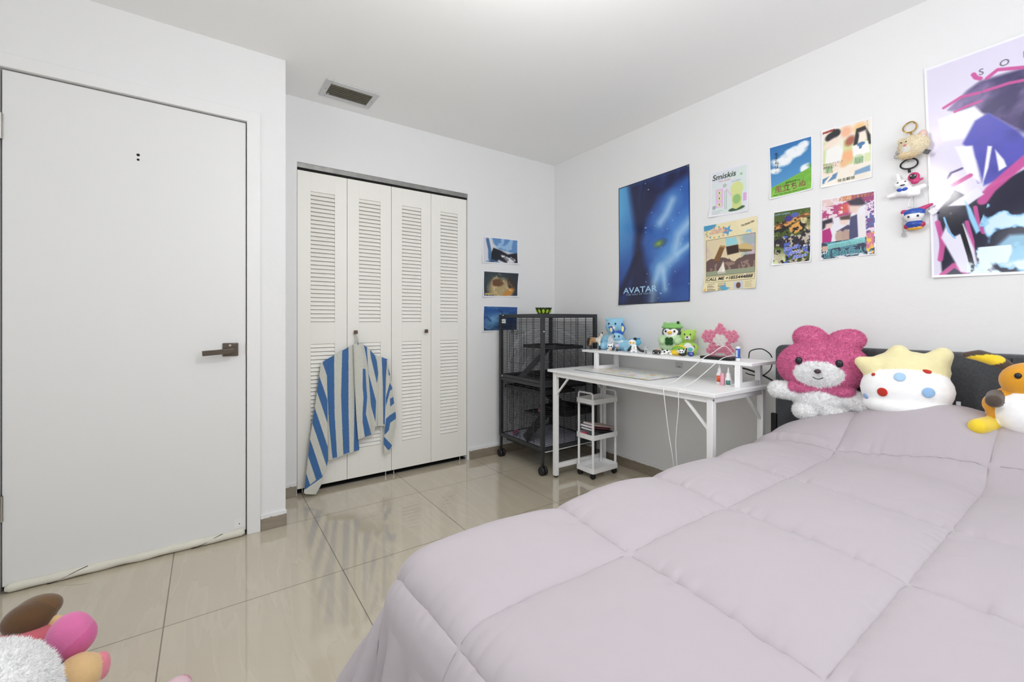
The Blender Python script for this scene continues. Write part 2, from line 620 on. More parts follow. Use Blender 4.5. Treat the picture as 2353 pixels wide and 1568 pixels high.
MB().bx(XL - .034, XL - .030, wy0 + .02, wy1 - .02, wz0 + .02, wz1 - .02).build('pane', M['pane'], win, smooth=0)
wf = MB()
for x in (vx0, (vx0 + vx1) / 2 - .02, vx1 - .04): wf.bx(x, x + .04, YR - .05, YR - .01, vz0, vz1)
for z in (vz0, vz1 - .04): wf.bx(vx0, vx1, YR - .05, YR - .01, z, z + .04)
win = structure(wf.build('fill_window_2', M['trim'], bevel=.004))
MB().bx(vx0 + .02, vx1 - .02, YR - .034, YR - .030, vz0 + .02, vz1 - .02).build('pane', M['pane'], win, smooth=0)

# baseboards: brown tile strips with a painted lip of filler on top
def baseboard(name, x0, x1, y0, y1, h, nx, ny):
    b = MB().bx(x0, x1, y0, y1, 0, h, 0)
    lx0, lx1, ly0, ly1 = x0, x1, y0, y1
    n = 24
    o = b.build(name, [M['base'], M['grout']], bevel=.002)
    t = MB()
    along_x = (x1 - x0) > (y1 - y0)
    L = (x1 - x0) if along_x else (y1 - y0)
    th = (y1 - y0) if along_x else (x1 - x0)
    rng = random.Random(int(L * 1000))
    k = max(4, int(L / .012))
    for i in range(k):                                  # a ragged bead of wall filler
        a0, a1 = i / k * L, (i + 1) / k * L
        hh = h - .002 - .004 * rng.random()
        if along_x: t.bx(x0 + a0, x0 + a1, y0 - .0008, y1, hh, h + .014)
        else: t.bx(x0 - .0008, x1, y0 + a0, y0 + a1, hh, h + .014)
    t.build('filler_bead', M['wall'], o, smooth=0)
    return structure(o)


baseboard('baseboard_door', .2200, XR + .004, YD - .010, YD, .066, 0, -1)
baseboard('baseboard_closet', XR, CX0 - .004, YC - .012, YC, .070, 0, -1)
baseboard('baseboard_far', CX1 + .012, XP, YC - .012, YC, .070, 0, -1)
baseboard('baseboard_right', XP - .012, XP, YR, YC - .012, .070, -1, 0)

# entry door with casing
cs = MB()
cs.bx(DX1 + .003, .219, YD - .014, YD, 0, 2.105)
cs.bx(DX0 - .07, DX0 - .006, YD - .014, YD, 0, 2.105)
cs.bx(DX0 - .006, DX1 + .006, YD - .014, YD, DZ1 + .006, 2.105)
cs.bx(DX0 - .012, DX0 - .006, YD, YD + .1, 0, DZ1 + .012); cs.bx(DX1 + .006, DX1 + .012, YD, YD + .1, 0, DZ1 + .012)
cs.bx(DX0 - .006, DX1 + .006, YD, YD + .1, DZ1 + .006, DZ1 + .012)
cs.bx(DX0, DX1 - .01, YD + .045, YD + .065, 2.03, DZ1 + .006)
structure(cs.build('trim_1', M['trim'], bevel=.0025))
door = structure(MB().bx(DX0, DX1, YD + .002, YD + .040, DZ0, DZ1).build('door_1', M['door'], bevel=.002),
                 'plain white flush entry door with a bronze lever handle', 'door')
h = MB()
hx, hz = 0.092, 0.921
h.bx(hx - .032, hx + .032, YD - .008, YD + .002, hz - .032, hz + .032)
h.build('handle_plate', M['bronze'], door, bevel=.003)
h = MB()
h.tube([(hx + .004, YD - .006, hz - .006), (hx + .004, YD - .055, hz - .006)], .011, 16)
h.bar((hx + .016, YD - .053, hz - .004), (hx - .112, YD - .053, hz - .012), .011, .024, up=(0, 0, 1))
h.build('lever', M['bronze'], door, bevel=.002)
MB().tube([(hx - .002, YD - .007, hz + .021), (hx - .002, YD - .014, hz + .021)], .0055, 14).build('lock_button', M['steel'], door)
h = MB().bx(DX1 - .001, DX1 + .004, YD - .002, YD + .02, hz - .030, hz + .030)
h.build('latch', M['bronze'], door)
for z in (1.82, .33):
    h = MB().tube([(DX0 - .004, YD - .006, z - .05), (DX0 - .004, YD - .006, z + .05)], .007, 12)
    h.bx(DX0 - .002, DX0 + .004, YD - .002, YD + .004, z - .05, z + .05)
    h.build('hinge', M['steel'], door)
h = MB()
for dz in (0.0, -0.021):
    h.tube([(-.251, YD + .003, 1.797 + dz), (-.251, YD + .0012, 1.797 + dz)], .006 if dz == 0 else .005, 12)
h.build('screw_hole', M['dark'], door)
h = MB().bx(DX1 - .05, DX1 - .002, YD - .0005, YD + .003, .040, .082)
p = h.build('kick_plate', M['trim'], door)
MB().tube([(DX1 - .028, YD - .002, .06), (DX1 - .028, YD + .001, .06)], .0025, 8).build('screw', M['dark'], p)

# draft stopper under the door
ds = thing('draft_stopper', ((DX0 + DX1) / 2, YD - .004, 0), 'cream padded draft stopper tube along the foot of the white entry door', 'draft stopper')
t = MB()
pts = []; rad = []
for i in range(61):
    a = i / 60
    pts.append((-.395 + a * .795, -.006 + .002 * math.sin(a * 21), (.0190 + .0008 * math.sin(a * 33))))
    rad.append(.0170 + .0010 * math.sin(a * 40) + (-.006 if i in (0, 60) else 0))
t.tube(pts, rad, 14)
t.build('padding', M['stopper'], ds, smooth=180)
for a in (.22, .81):
    s_ = MB()
    x = -.395 + a * .795
    s_.tube([(x - .06 + .12 * q / 12, -.006 - (.0185) * math.cos((q / 12 - .5) * 2.4), .0190 + .0185 * math.sin((q / 12 - .5) * 2.4)) for q in range(13)], .0012, 6)
    s_.build('strap', M['dark'], ds)

# closet: header track and two folding louvred doors
tr = MB()
tr.bx(CX0, CX1, YC + .004, YC + .06, CZ1 - .030, CZ1)
tr.bx(CX0, CX1, YC + .012, YC + .05, CZ1 - .041, CZ1 - .030, 1)
structure(tr.build('trim_2', [M['track'], M['dark']], bevel=.001))
LF = YC + .012                                          # front face of the leaves
LW = (CX1 - CX0 - .010) / 4


def leaf_mesh(x0, x1, zoff=0.0):
    b = MB()
    z0, z1 = .034, 1.981
    yb = LF + .030
    sx = .0745
    g = [(.225, .915), (1.052, 1.862)]
    b.bx(x0, x0 + sx, LF, yb, z0, z1); b.bx(x1 - sx, x1, LF, yb, z0, z1)
    b.bx(x0 + sx, x1 - sx, LF, yb, z0, g[0][0]); b.bx(x0 + sx, x1 - sx, LF, yb, g[0][1], g[1][0])
    b.bx(x0 + sx, x1 - sx, LF, yb, g[1][1], z1)
    b.bx(x0 + sx, x1 - sx, LF + .018, yb, g[0][0], g[0][1]); b.bx(x0 + sx, x1 - sx, LF + .018, yb, g[1][0], g[1][1])
    for a, c in g:
        n = round((c - a) / .0250)
        p = (c - a) / n
        for i in range(n):                              # sloping slat, its lower lip proud of the panel
            zb = a + i * p + .0030; zt = a + (i + 1) * p - .0004
            P = [(LF - .0016, zb), (LF + .0040, zb), (LF + .013, zt - .002), (LF + .0075, zt)]
            b.prism(P, lambda y, z, x: (x, y, z), x0 + sx + .0005, x1 - sx - .0005)
    return b


for nm, xs, kx in (('door_2', CX0 + .004, .7875), ('door_3', CX0 + .006 + 2 * LW, 1.2795)):
    d = bpy.data.objects.new(nm, None); COL.objects.link(d); d.location = (0, 0, 0)
    structure(d, 'left pair of white louvred bifold closet doors with the towel' if nm == 'door_2' else
              'right pair of white louvred bifold closet doors', 'closet door')
    leaf_mesh(xs, xs + LW - .0012).build('leaf', M['leaf'], d, smooth=0, bevel=.0008, seg=1)
    leaf_mesh(xs + LW + .0012, xs + 2 * LW - .001).build('leaf', M['leaf'], d, smooth=0, bevel=.0008, seg=1)
    k = MB().tube([(kx, LF - .0, .985), (kx, LF - .020, .985)], .005, 10)
    k.bx(kx - .011, kx + .011, LF - .030, LF - .018, .973, .998)
    k.build('knob', M['brown'], d, bevel=.002)
    for px in ((xs + .03) if nm == 'door_2' else (xs + 2 * LW - .05), (xs + 2 * LW - .035) if nm == 'door_2' else (xs + .02)):
        MB().tube([(px, LF + .015, 0), (px, LF + .015, .036)], .004, 10).tube([(px, LF + .015, .010), (px, LF + .015, .014)], .008, 10).build('pivot_pin', M['steel'], d)
for px in (CX0 + .03, CX0 + 2 * LW - .03, CX0 + 2 * LW + .03, CX1 - .04):
    pass

# ceiling air vent
vt = thing('ceiling_vent', (.693, 2.675, ZC), 'white rectangular air vent with dark slats in the ceiling', 'air vent', rz=R(1.5))
f = MB()
vw, vd = .150, .106
iw, idp = .118, .066
f.bx(-vw, -iw, -vd, vd, -.008, 0); f.bx(iw, vw, -vd, vd, -.008, 0)
f.bx(-iw, iw, -vd, -idp, -.008, 0); f.bx(-iw, iw, idp, vd, -.008, 0)
f.build('frame', M['vent'], vt, bevel=.003)
MB().bx(-iw, iw, -idp, idp, -.0012, -.0004).build('duct_opening', M['dark'], vt, smooth=0)
for i in range(6):
    y = -idp + .012 + i * .0215
    MB().box((0, y, -.0058), (2 * iw, .0125, .0010), rotm(-32, 0, 0)).build('slat', M['ventdark'], vt)
    MB().bx(-iw, iw, y - .0064, y - .0050, -.0098, -.0086).build('slat_edge', M['slatedge'], vt)
for sx in (-1, 1):
    MB().ell((sx * (vw + iw) / 2, 0, -.008), (.004, .004, .002)).build('screw', M['track'], vt)
MB().tube([(-iw + .010 + .005 * math.cos(a / 8 * math.pi), idp - .012 - .008 * math.sin(a / 8 * math.pi), -.010) for a in range(9)], .0018, 6).build('damper_lever', M['vent'], vt)

# lamp on the ceiling, above the camera's view
lp = thing('ceiling_lamp', (LAMP[0], LAMP[1], ZC), 'round white flush ceiling lamp in the middle of the ceiling', 'lamp')
MB().lathe([(.17, 0), (.175, -.02), (.17, -.035)], n=40).build('lamp_base', M['trim'], lp)
MB().lathe([(.165, -.035), (.15, -.060), (.10, -.080), (.03, -.088), (.001, -.089)], n=40).build('lamp_shade', M['lampglow'], lp, smooth=180)


# ------------------------------------------------------------------ numpy painting for printed paper
def _hash(ix, iy, s):
    h = np.sin(ix * 127.1 + iy * 311.7 + s * 74.7) * 43758.5453
    return h - np.floor(h)


def vnoise(x, y, s=0.0):
    ix, iy = np.floor(x), np.floor(y)
    fx, fy = x - ix, y - iy
    fx = fx * fx * (3 - 2 * fx); fy = fy * fy * (3 - 2 * fy)
    a = _hash(ix, iy, s); b = _hash(ix + 1, iy, s); c = _hash(ix, iy + 1, s); d = _hash(ix + 1, iy + 1, s)
    return (a + (b - a) * fx) * (1 - fy) + (c + (d - c) * fx) * fy


def fbm(x, y, s=0.0, o=4):
    v = 0; a = .5
    for i in range(o):
        v = v + a * vnoise(x * 2 ** i, y * 2 ** i, s + i * 3.1); a *= .5
    return v / (1 - .5 ** o)


def inpoly(x, y, P):
    r = np.zeros(x.shape, bool)
    n = len(P)
    for i in range(n):
        x0, y0 = P[i]; x1, y1 = P[(i + 1) % n]
        if y0 == y1: continue
        c = ((y0 > y) != (y1 > y)) & (x < (x1 - x0) * (y - y0) / (y1 - y0) + x0)
        r ^= c
    return r


def segdist(x, y, P):
    d = np.full(x.shape, 1e9)
    for (x0, y0), (x1, y1) in zip(P[:-1], P[1:]):
        dx, dy = x1 - x0, y1 - y0
        t = np.clip(((x - x0) * dx + (y - y0) * dy) / (dx * dx + dy * dy + 1e-12), 0, 1)
        d = np.minimum(d, np.hypot(x - x0 - t * dx, y - y0 - t * dy))
    return d


class Canvas:
    """x runs 0..1 across the sheet, y 0..asp down it; colours are 0..255 sRGB"""
    def __init__(s, U, V, asp, col):
        s.x, s.y, s.asp = U, V * asp, asp
        s.im = np.zeros(U.shape + (3,)) + np.array(col, float)

    def mix(s, k, col):
        k = np.clip(k, 0, 1)[..., None]
        s.im = s.im * (1 - k) + np.array(col, float) * k

    def ell(s, cx, cy, rx, ry, col, soft=.1, rot=0, a=1.0):
        c, n = math.cos(R(rot)), math.sin(R(rot))
        dx, dy = s.x - cx, s.y - cy
        d = np.hypot((dx * c + dy * n) / rx, (-dx * n + dy * c) / ry)
        s.mix(a * np.clip((1 - d) / soft + .5, 0, 1) if soft < .9 else a * np.clip(1 - d, 0, 1) ** 1.2, col)

    def poly(s, P, col, a=1.0, soft=0.0):
        k = inpoly(s.x, s.y, P).astype(float)
        if soft > 0:
            d = segdist(s.x, s.y, list(P) + [P[0]])
            k = np.clip(.5 + np.where(k > 0, d, -d) / soft, 0, 1)
        s.mix(k * a, col)

    def line(s, P, wd, col, a=1.0, soft=.5):
        d = segdist(s.x, s.y, P)
        s.mix(a * np.clip((wd - d) / (wd * soft) , 0, 1), col)

    def rect(s, x0, y0, x1, y1, col, a=1.0):
        s.poly([(x0, y0), (x1, y0), (x1, y1), (x0, y1)], col, a)

    def star(s, cx, cy, r, col, rot=-90, inner=.42, a=1.0):
        s.poly([(cx + (r if i % 2 == 0 else r * inner) * math.cos(R(rot + 36 * i)), cy + (r if i % 2 == 0 else r * inner) * math.sin(R(rot + 36 * i))) for i in range(10)], col, a)


def lin_np(c):
    c = np.clip(c / 255.0, 0, 1)
    return np.where(c <= 0.04045, c / 12.92, ((c + 0.055) / 1.055) ** 2.4)


def sheet(name, corners, wall, label, cat, nu, nv, paint, texts=(), m='print', curl=(0, 0, 0, 0), lift=.002, group=None, bow=0.0):
    """a printed sheet hung on a wall. corners TL,TR,BR,BL as (along, z); wall 'X' or 'Y'"""
    TL, TR, BR, BL = [np.array(c, float) for c in corners]
    W = np.linalg.norm(TR - TL); H = np.linalg.norm(BL - TL)

    def pos(u, v, d=0.0):
        p = (TL * (1 - u) + TR * u) * (1 - v) + (BL * (1 - u) + BR * u) * v
        e = lift + d
        for k, (cu, cv) in enumerate(((0, 0), (1, 0), (1, 1), (0, 1))):
            if curl[k]:
                q = max(0.0, 1 - math.hypot((u - cu) * W, (v - cv) * H) / (.42 * W))
                e += curl[k] * q * q
        if bow: e += bow * (.5 + .5 * math.sin(v * 9 + u * 3)) * math.sin(math.pi * min(max(u, 0), 1))
        return (XP - e, p[0], p[1]) if wall == 'X' else (p[0], YC - e, p[1])
    U, V = np.meshgrid(np.linspace(0, 1, nu + 1), np.linspace(0, 1, nv + 1), indexing='ij')
    im = lin_np(paint(U, V, H / W).im).reshape(-1, 3)
    mb = MB()
    n0 = (nu + 1) * (nv + 1)
    P = [pos(u, v) for u, v in zip(U.ravel(), V.ravel())]
    F = [(i * (nv + 1) + j, (i + 1) * (nv + 1) + j, (i + 1) * (nv + 1) + j + 1, i * (nv + 1) + j + 1) for i in range(nu) for j in range(nv)]
    mb.add(P, F, 0, [tuple(c) for c in im])
    # back of the sheet gives it thickness
    k = 8
    mb.grid(lambda u, v: pos(u, v, -.0009), k, k, 0, lambda u, v: (.8, .8, .8))
    e = [(i / 30, 0) for i in range(31)] + [(1, i / 30) for i in range(1, 31)] + [(1 - i / 30, 1) for i in range(1, 31)] + [(0, 1 - i / 30) for i in range(1, 30)]
    q = len(e)
    mb.add([pos(a, b) for a, b in e] + [pos(a, b, -.0009) for a, b in e], [(i, (i + 1) % q, (i + 1) % q + q, i + q) for i in range(q)], 0, [(.8, .8, .8)] * (2 * q))
    for t in texts:
        body, u, v, hh, col = t[:5]
        kw = t[5] if len(t) > 5 else {}
        ang = kw.pop('ang', 0) if kw else 0
        c_, s_ = math.cos(R(ang)), math.sin(R(ang))
        cjk = any(ord(ch) > 127 for ch in body)
        off = 0 if cjk else kw.get('offset', 0)
        rim = [(kw['outline'], (0 if cjk else .03), .0010, q) for q in ((.03, -.03), (-.03, .03), (.03, .03), (-.03, -.03))[:4 if cjk else 1]] if 'outline' in kw else []
        for oc, oo, od, sh in rim + [(col, 0, .0020, (0, 0))]:
            sx_, sy_ = (sh[0] * hh * W * .6, sh[1] * hh * W * .6) if cjk else (0, 0)
            put_text(mb, body, lambda a, b, od=od, sx_=sx_, sy_=sy_: pos(u + ((a + sx_) * c_ - (b + sy_) * s_) / W, v - ((a + sx_) * s_ + (b + sy_) * c_) / H, od), hh * W, kw.get('width', 0) * W or None, oc,
                     off + oo, kw.get('shear', 0), 0, kw.get('vertical', False))
    o = mb.build(name, M[m], None, smooth=180, recalc=False)
    return tag(o, label, cat, group)


# ------------------------------------------------------------------ striped towel on the closet knob
BLUE, CREAM = (74, 117, 172), (219, 219, 209)


def towel():
    ox, oy, k = 650, 740, 3.733
    mb = MB()

    def region(left, right, blue, depth, bulge, nu=80, nv=200, fold=0.0, diag=None, shadefold=6):
        def cum(P):
            L = [0]
            for a, b in zip(P[:-1], P[1:]): L.append(L[-1] + math.hypot(b[0] - a[0], b[1] - a[1]))
            return [q / L[-1] for q in L]
        cl, cr = cum(left), cum(right)

        def at(P, c, t):
            for i in range(len(c) - 1):
                if t <= c[i + 1] or i == len(c) - 2:
                    f = (t - c[i]) / (c[i + 1] - c[i])
                    return P[i][0] + (P[i + 1][0] - P[i][0]) * f, P[i][1] + (P[i + 1][1] - P[i][1]) * f
        V, ZX, ZY = [], [], []
        for i in range(nu + 1):
            s = i / nu
            for j in range(nv + 1):
                t = j / nv
                a, b = at(left, cl, t), at(right, cr, t)
                x, y = a[0] + (b[0] - a[0]) * s, a[1] + (b[1] - a[1]) * s
                dp = depth(s, t) if callable(depth) else depth
                Y = LF - dp - bulge * math.sin(math.pi * s) - fold * math.sin(s * shadefold + t * 1.5) * (0.3 + t)
                V.append(atY(ox + x / k, oy + y / k, Y)); ZX.append(x); ZY.append(y)
        X, Y_ = np.array(ZX), np.array(ZY)
        bl = np.zeros(X.shape, bool)
        if diag:
            sl, per, off, wd = diag
            ww = (X - sl * Y_ - off) / per
            bl |= (ww - np.floor(ww)) < wd
        for P in blue: bl |= inpoly(X, Y_, P)
        cb, cc = lin(BLUE), lin(CREAM)
        C = [cb if q else cc for q in bl]
        F = [(i * (nv + 1) + j, (i + 1) * (nv + 1) + j, (i + 1) * (nv + 1) + j + 1, i * (nv + 1) + j + 1) for i in range(nu) for j in range(nv)]
        mb.add(V, F, 0, C)
    # swung-out left end
    region([(376, 320), (326, 360), (312, 470), (275, 730), (232, 1010), (205, 1270), (190, 1390), (183, 1440)],
           [(380, 318), (376, 420), (380, 620), (382, 860), (384, 1060), (385, 1190), (372, 1270), (342, 1312)],
           [], lambda s, t: .030 + .030 * t, .006, nu=100, nv=280, fold=.002, diag=(.33, 129, -34, .50))
    # its turned-up hem, touching the floor
    region([(183, 1440), (180, 1468), (195, 1478)], [(342, 1312), (330, 1395), (282, 1481)],
           [[(183, 1440), (342, 1312), (335, 1335), (200, 1432)]], lambda s, t: .066 + .012 * t, .004, nu=40, nv=40)
    # flat main panel
    region([(370, 325), (372, 600), (382, 900), (388, 1192)],
           [(612, 190), (618, 520), (628, 800), (655, 1098)],
           [[(370, 318), (440, 285), (440, 505), (444, 800), (465, 1160), (425, 1172), (395, 860), (383, 620)],
            [(508, 240), (562, 215), (562, 520), (562, 760), (571, 1120), (518, 1140), (508, 900), (498, 640)],
            [(616, 480), (680, 480), (680, 1110), (607, 1110), (610, 900)]], .030, .012, nu=150, nv=320, fold=.003)
    # bundle gathered at the knob
    region([(606, 190), (612, 400), (622, 640), (632, 830), (646, 1010)],
           [(690, 180), (735, 380), (765, 700), (797, 860), (780, 960)],
           [[(636, 170), (660, 170), (652, 190), (640, 200)],
            [(685, 400), (707, 405), (715, 560), (722, 640), (712, 790), (757, 968), (704, 986), (684, 860), (684, 780), (692, 650), (684, 560)]],
           .050, .016, nu=100, nv=280, fold=.004, shadefold=11)
    region([(684, 190), (700, 330), (725, 560), (745, 720), (792, 900)],
           [(748, 240), (800, 300), (822, 500), (812, 700), (806, 900)],
           [[(684, 190), (720, 215), (735, 440), (798, 680), (793, 860), (735, 640), (715, 430), (690, 240)],
            [(745, 240), (790, 290), (822, 400), (806, 530), (752, 300)]], .042, .012, nu=90, nv=260, fold=.003)
    region([(780, 280), (808, 420), (812, 650), (798, 895)],
           [(898, 320), (884, 480), (880, 700), (874, 892)],
           [[(846, 290), (900, 318), (880, 560), (878, 880), (860, 880), (856, 560)], [(795, 730), (812, 700), (812, 890), (795, 900)]],
           .034, .010, nu=90, nv=220, fold=.003)
    region([(894, 322), (884, 480), (878, 760), (872, 960), (866, 1000), (865, 1090), (878, 1148)],
           [(900, 380), (925, 470), (945, 640), (968, 800), (968, 900), (940, 1000), (934, 1075)],
           [[(902, 395), (917, 450), (917, 462), (905, 455)], [(915, 522), (936, 560), (936, 580), (918, 590), (884, 730), (884, 650)],
            [(917, 660), (948, 640), (958, 695), (920, 728)], [(917, 800), (966, 768), (970, 830), (920, 866), (908, 930), (880, 965), (870, 962), (884, 830)],
            [(864, 980), (936, 1060), (915, 1095), (900, 1100), (864, 1050)]], .040, .010, nu=80, nv=220, fold=.002)
    # loop of thread round the knob
    a = atY(ox + 645 / k, oy + 190 / k, LF - .055)
    mb.tube([a, a + Vector((.001, -.002, .03)), Vector((.789, LF - .013, .992)), a + Vector((-.006, .012, .03)), a + Vector((-.004, .01, 0))], .0022, 6, 0, CREAM)
    o = mb.build('striped_towel', M['terry'], None, smooth=180, recalc=False, solid=.004)
    return tag(o, 'blue and cream striped bath towel hanging from the closet door knob', 'towel')


towel()

# ------------------------------------------------------------------ three prints by the closet
def print_white(c, m_=.025):
    e = np.minimum(np.minimum(c.x, 1 - c.x), np.minimum(c.y, c.asp - c.y))
    c.mix((e < m_).astype(float), (236, 236, 240))
    return c


def p_ink(U, V, asp):
    c = Canvas(U, V, asp, (214, 214, 222))
    c.poly([(0.25, 0), (1, 0), (1, .38), (.7, .32), (.45, .28), (.3, .15)], (96, 140, 192), soft=.05)
    c.mix((fbm(c.x * 9, c.y * 9, 2) > .56) * (c.y < .3) * (c.x > .3), (150, 186, 222))
    c.poly([(.3, .25), (.5, .3), (.7, .38), (1, .33), (1, .74), (.9, .68), (.62, .58), (.45, .52), (.38, .58), (.2, .55), (.25, .35)], (26, 28, 36), soft=.03)
    c.poly([(.5, .40), (.68, .45), (.9, .48), (.9, .62), (.7, .58)], (130, 132, 138), soft=.05)
    c.mix((fbm(c.x * 12, c.y * 20, 5) > .6) * inpoly(c.x, c.y, [(.5, .40), (.9, .46), (.92, .64), (.62, .58)]), (225, 225, 228))
    c.line([(.14, .08), (.2, .3), (.2, .5)], .05, (78, 116, 158), soft=.3)
    c.poly([(0, .60), (.28, .52), (.48, .58), (.3, .68), (0, .66)], (70, 110, 150), soft=.03)
    c.line([(.02, .63), (.3, .56)], .014, (20, 20, 26))
    return print_white(c)


def p_pond(U, V, asp):
    c = Canvas(U, V, asp, (40, 44, 54))
    c.ell(.35, .25, .6, .4, (72, 84, 78), 1.0)
    c.ell(.5, .42, .34, .24, (176, 156, 112), .5)
    c.ell(.34, .27, .11, .13, (196, 166, 128), .4, 20)
    c.ell(.40, .27, .17, .09, (104, 72, 44), .4)
    c.ell(.78, .30, .09, .17, (58, 42, 34), .4, -20)
    c.ell(.72, .50, .17, .08, (196, 134, 58), .5, -35)
    c.mix((fbm(c.x * 16, c.y * 16, 8) - .6) * 3 * (np.hypot(c.x - .5, c.y - .45) < .4), (226, 208, 168))
    c.ell(.45, .66, .2, .05, (30, 30, 34), .5)
    c.rect(.02, .57, .30, .72, (52, 84, 190))
    return print_white(c)


def p_sea(U, V, asp):
    c = Canvas(U, V, asp, (40, 84, 150))
    c.mix(np.clip(c.y / asp * 1.4 - .2, 0, 1), (34, 60, 100))
    c.ell(.3, .35, .45, .25, (110, 160, 200), 1.0)
    c.mix((fbm(c.x * 5, c.y * 14, 4) - .5) * 2.2, (130, 176, 214))
    c.mix(np.clip((c.y - .45) * 3, 0, 1) * fbm(c.x * 7, c.y * 9, 9), (24, 34, 52))
    c.line([(.02, .30), (.12, .28), (.22, .36)], .035, (44, 70, 130), .8)
    c.line([(.45, .08), (.55, .2), (.62, .3)], .03, (40, 60, 110), .8)
    return print_white(c)


sheet('photo_print', [(1.750, 1.722), (2.098, 1.728), (2.093, 1.522), (1.748, 1.510)], 'Y', 'blue and black ink print with white border, topmost of three prints beside the closet', 'print', 84, 56, p_ink, curl=(0, 0, .012, .012), group='prints beside the closet')
sheet('photo_print', [(1.758, 1.454), (2.107, 1.457), (2.089, 1.254), (1.750, 1.243)], 'Y', 'dark brown and gold print with blue caption, middle one beside the closet', 'print', 84, 56, p_pond,
      [('SPIRIT', .05, .93, .07, (236, 214, 120), {'width': .22, 'offset': .02})], curl=(0, .006, .012, .014), group='prints beside the closet')
sheet('photo_print', [(1.758, 1.181), (2.098, 1.179), (2.084, .974), (1.746, .972)], 'Y', 'deep blue underwater print, lowest of three and partly behind the black cage', 'print', 84, 56, p_sea, curl=(0, 0, .01, .014), group='prints beside the closet')

# ------------------------------------------------------------------ pet cage
KX0, KX1, KY0, KY1 = 1.882, 2.388, 2.312, 2.825
cage = thing('pet_cage', ((KX0 + KX1) / 2, (KY0 + KY1) / 2, 0), 'tall black two-level wire small-animal cage on casters in the corner', 'cage')
cx_, cy_ = (KX0 + KX1) / 2, (KY0 + KY1) / 2
hx_, hy_ = (KX1 - KX0) / 2, (KY1 - KY0) / 2
for sx in (-1, 1):
    for sy in (-1, 1):
        p = MB()
        p.bx(sx * hx_ - .0125, sx * hx_ + .0125, sy * hy_ - .0125, sy * hy_ + .0125, .165, 1.108)
        p.bx(sx * hx_ - .009, sx * hx_ + .009, sy * hy_ - .009, sy * hy_ + .009, .075, .17)
        p.build('post', M['black'], cage, bevel=.0015)
        ca = MB()
        ca.tube([(sx * hx_, sy * hy_, .052), (sx * hx_, sy * hy_, .085)], .010, 12)
        for e in (-.013, .013):
            ca.lathe([(.004, -.010), (.026, -.010), (.030, -.005), (.030, .005), (.026, .010), (.004, .010)], (sx * hx_ + e, sy * hy_ - .004, .030), 20, rotm(0, 90, 0))
        ca.build('caster', M['rubber'], cage)
for z0, z1, nm in ((.160, .186, 'bottom_rail'), (.598, .622, 'middle_rail'), (.624, .646, 'middle_rail'), (1.082, 1.108, 'top_rail')):
    p = MB()
    for s_ in (-1, 1):
        p.bx(-hx_, hx_, s_ * hy_ - .010, s_ * hy_ + .010, z0, z1)
        p.bx(s_ * hx_ - .010, s_ * hx_ + .010, -hy_, hy_, z0, z1)
    p.build(nm, M['black'], cage, bevel=.0015)
for z0, z1 in ((.186, .598), (.646, 1.082)):
    for ax, s_ in (('x', -1), ('x', 1), ('y', -1), ('y', 1)):
        p = MB()
        rr = .0022
        L = hx_ if ax == 'x' else hy_
        n = int((z1 - z0) / .0127)
        for i in range(1, n):
            z = z0 + i * (z1 - z0) / n
            if ax == 'x': p.bx(-L, L, s_ * hy_ - rr / 2, s_ * hy_ + rr / 2, z - rr / 2, z + rr / 2)
            else: p.bx(s_ * hx_ - rr / 2, s_ * hx_ + rr / 2, -L, L, z - rr / 2, z + rr / 2)
        vs = [-.62, -.22, .22, .62] if ax == 'x' else [-.62, -.30, .02, .34, .66]
        vs += [v + .055 for v in (-.62, .22)] if ax == 'x' else []
        for v in vs:
            q = v * L
            if ax == 'x': p.bx(q - .0013, q + .0013, s_ * hy_ - .003, s_ * hy_ - .0003, z0, z1)
            else: p.bx(s_ * hx_ - .003, s_ * hx_ - .0003, q - .0013, q + .0013, z0, z1)
        p.build('wire_panel', M['black'], cage, smooth=0)
p = MB()
for v in (-.235, -.14, -.045, .05, .145, .24): p.bx(v - .0011, v + .0011, -hy_, hy_, 1.094, 1.0962)
for i in range(20): p.bx(-hx_, hx_, -hy_ + .025 + i * .0245 - .0009, -hy_ + .025 + i * .0245 + .0009, 1.096, 1.098)
p.build('roof_panel', M['black'], cage, smooth=0)
# front doors: thin frames with spring catches
for zc, hh in ((.86, .115), (.40, .115)):
    p = MB()
    x = -hx_ - .006
    p.tube([(x, -.05, zc - hh), (x, .13, zc - hh), (x, .13, zc + hh), (x, -.05, zc + hh)], .0022, 6, closed=True)
    p.tube([(x - .004, .055 + .020 * math.cos(a / 12 * 2 * math.pi), zc - .035 + .032 * math.sin(a / 12 * 2 * math.pi)) for a in range(12)], .0016, 6, closed=True)
    p.tube([(x - .004, .035, zc + .06), (x - .004, .035, zc + .115), (x - .006, .022, zc + .13), (x - .004, .015, zc + .115), (x - .004, .02, zc + .10), (x - .004, .09, zc + .10), (x - .004, .098, zc + .115), (x - .006, .09, zc + .13), (x - .004, .076, zc + .115), (x - .004, .076, zc + .01)], .0016, 6)
    p.build('wire_door', M['blackpl'], cage)
p = MB()
p.bx(-hx_ + .012, hx_ - .012, -hy_ + .012, hy_ - .012, .176, .181)
p.build('floor_liner', mat('white_liner', (206, 208, 222), 0.5, var=0.04), cage)
p = MB()
p.bx(-hx_ + .03, hx_ - .02, -hy_ + .03, hy_ - .03, .128, .158)
p.bx(-hx_ + .012, hx_ - .012, -hy_ + .012, hy_ - .012, .158, .176)
p.build('tray', M['blackpl'], cage, bevel=.006)
MB().bx(-hx_ + .02, hx_ - .02, -hy_ - .004, -hy_ + .012, .150, .157).build('tray_edge', M['whitepl'], cage)


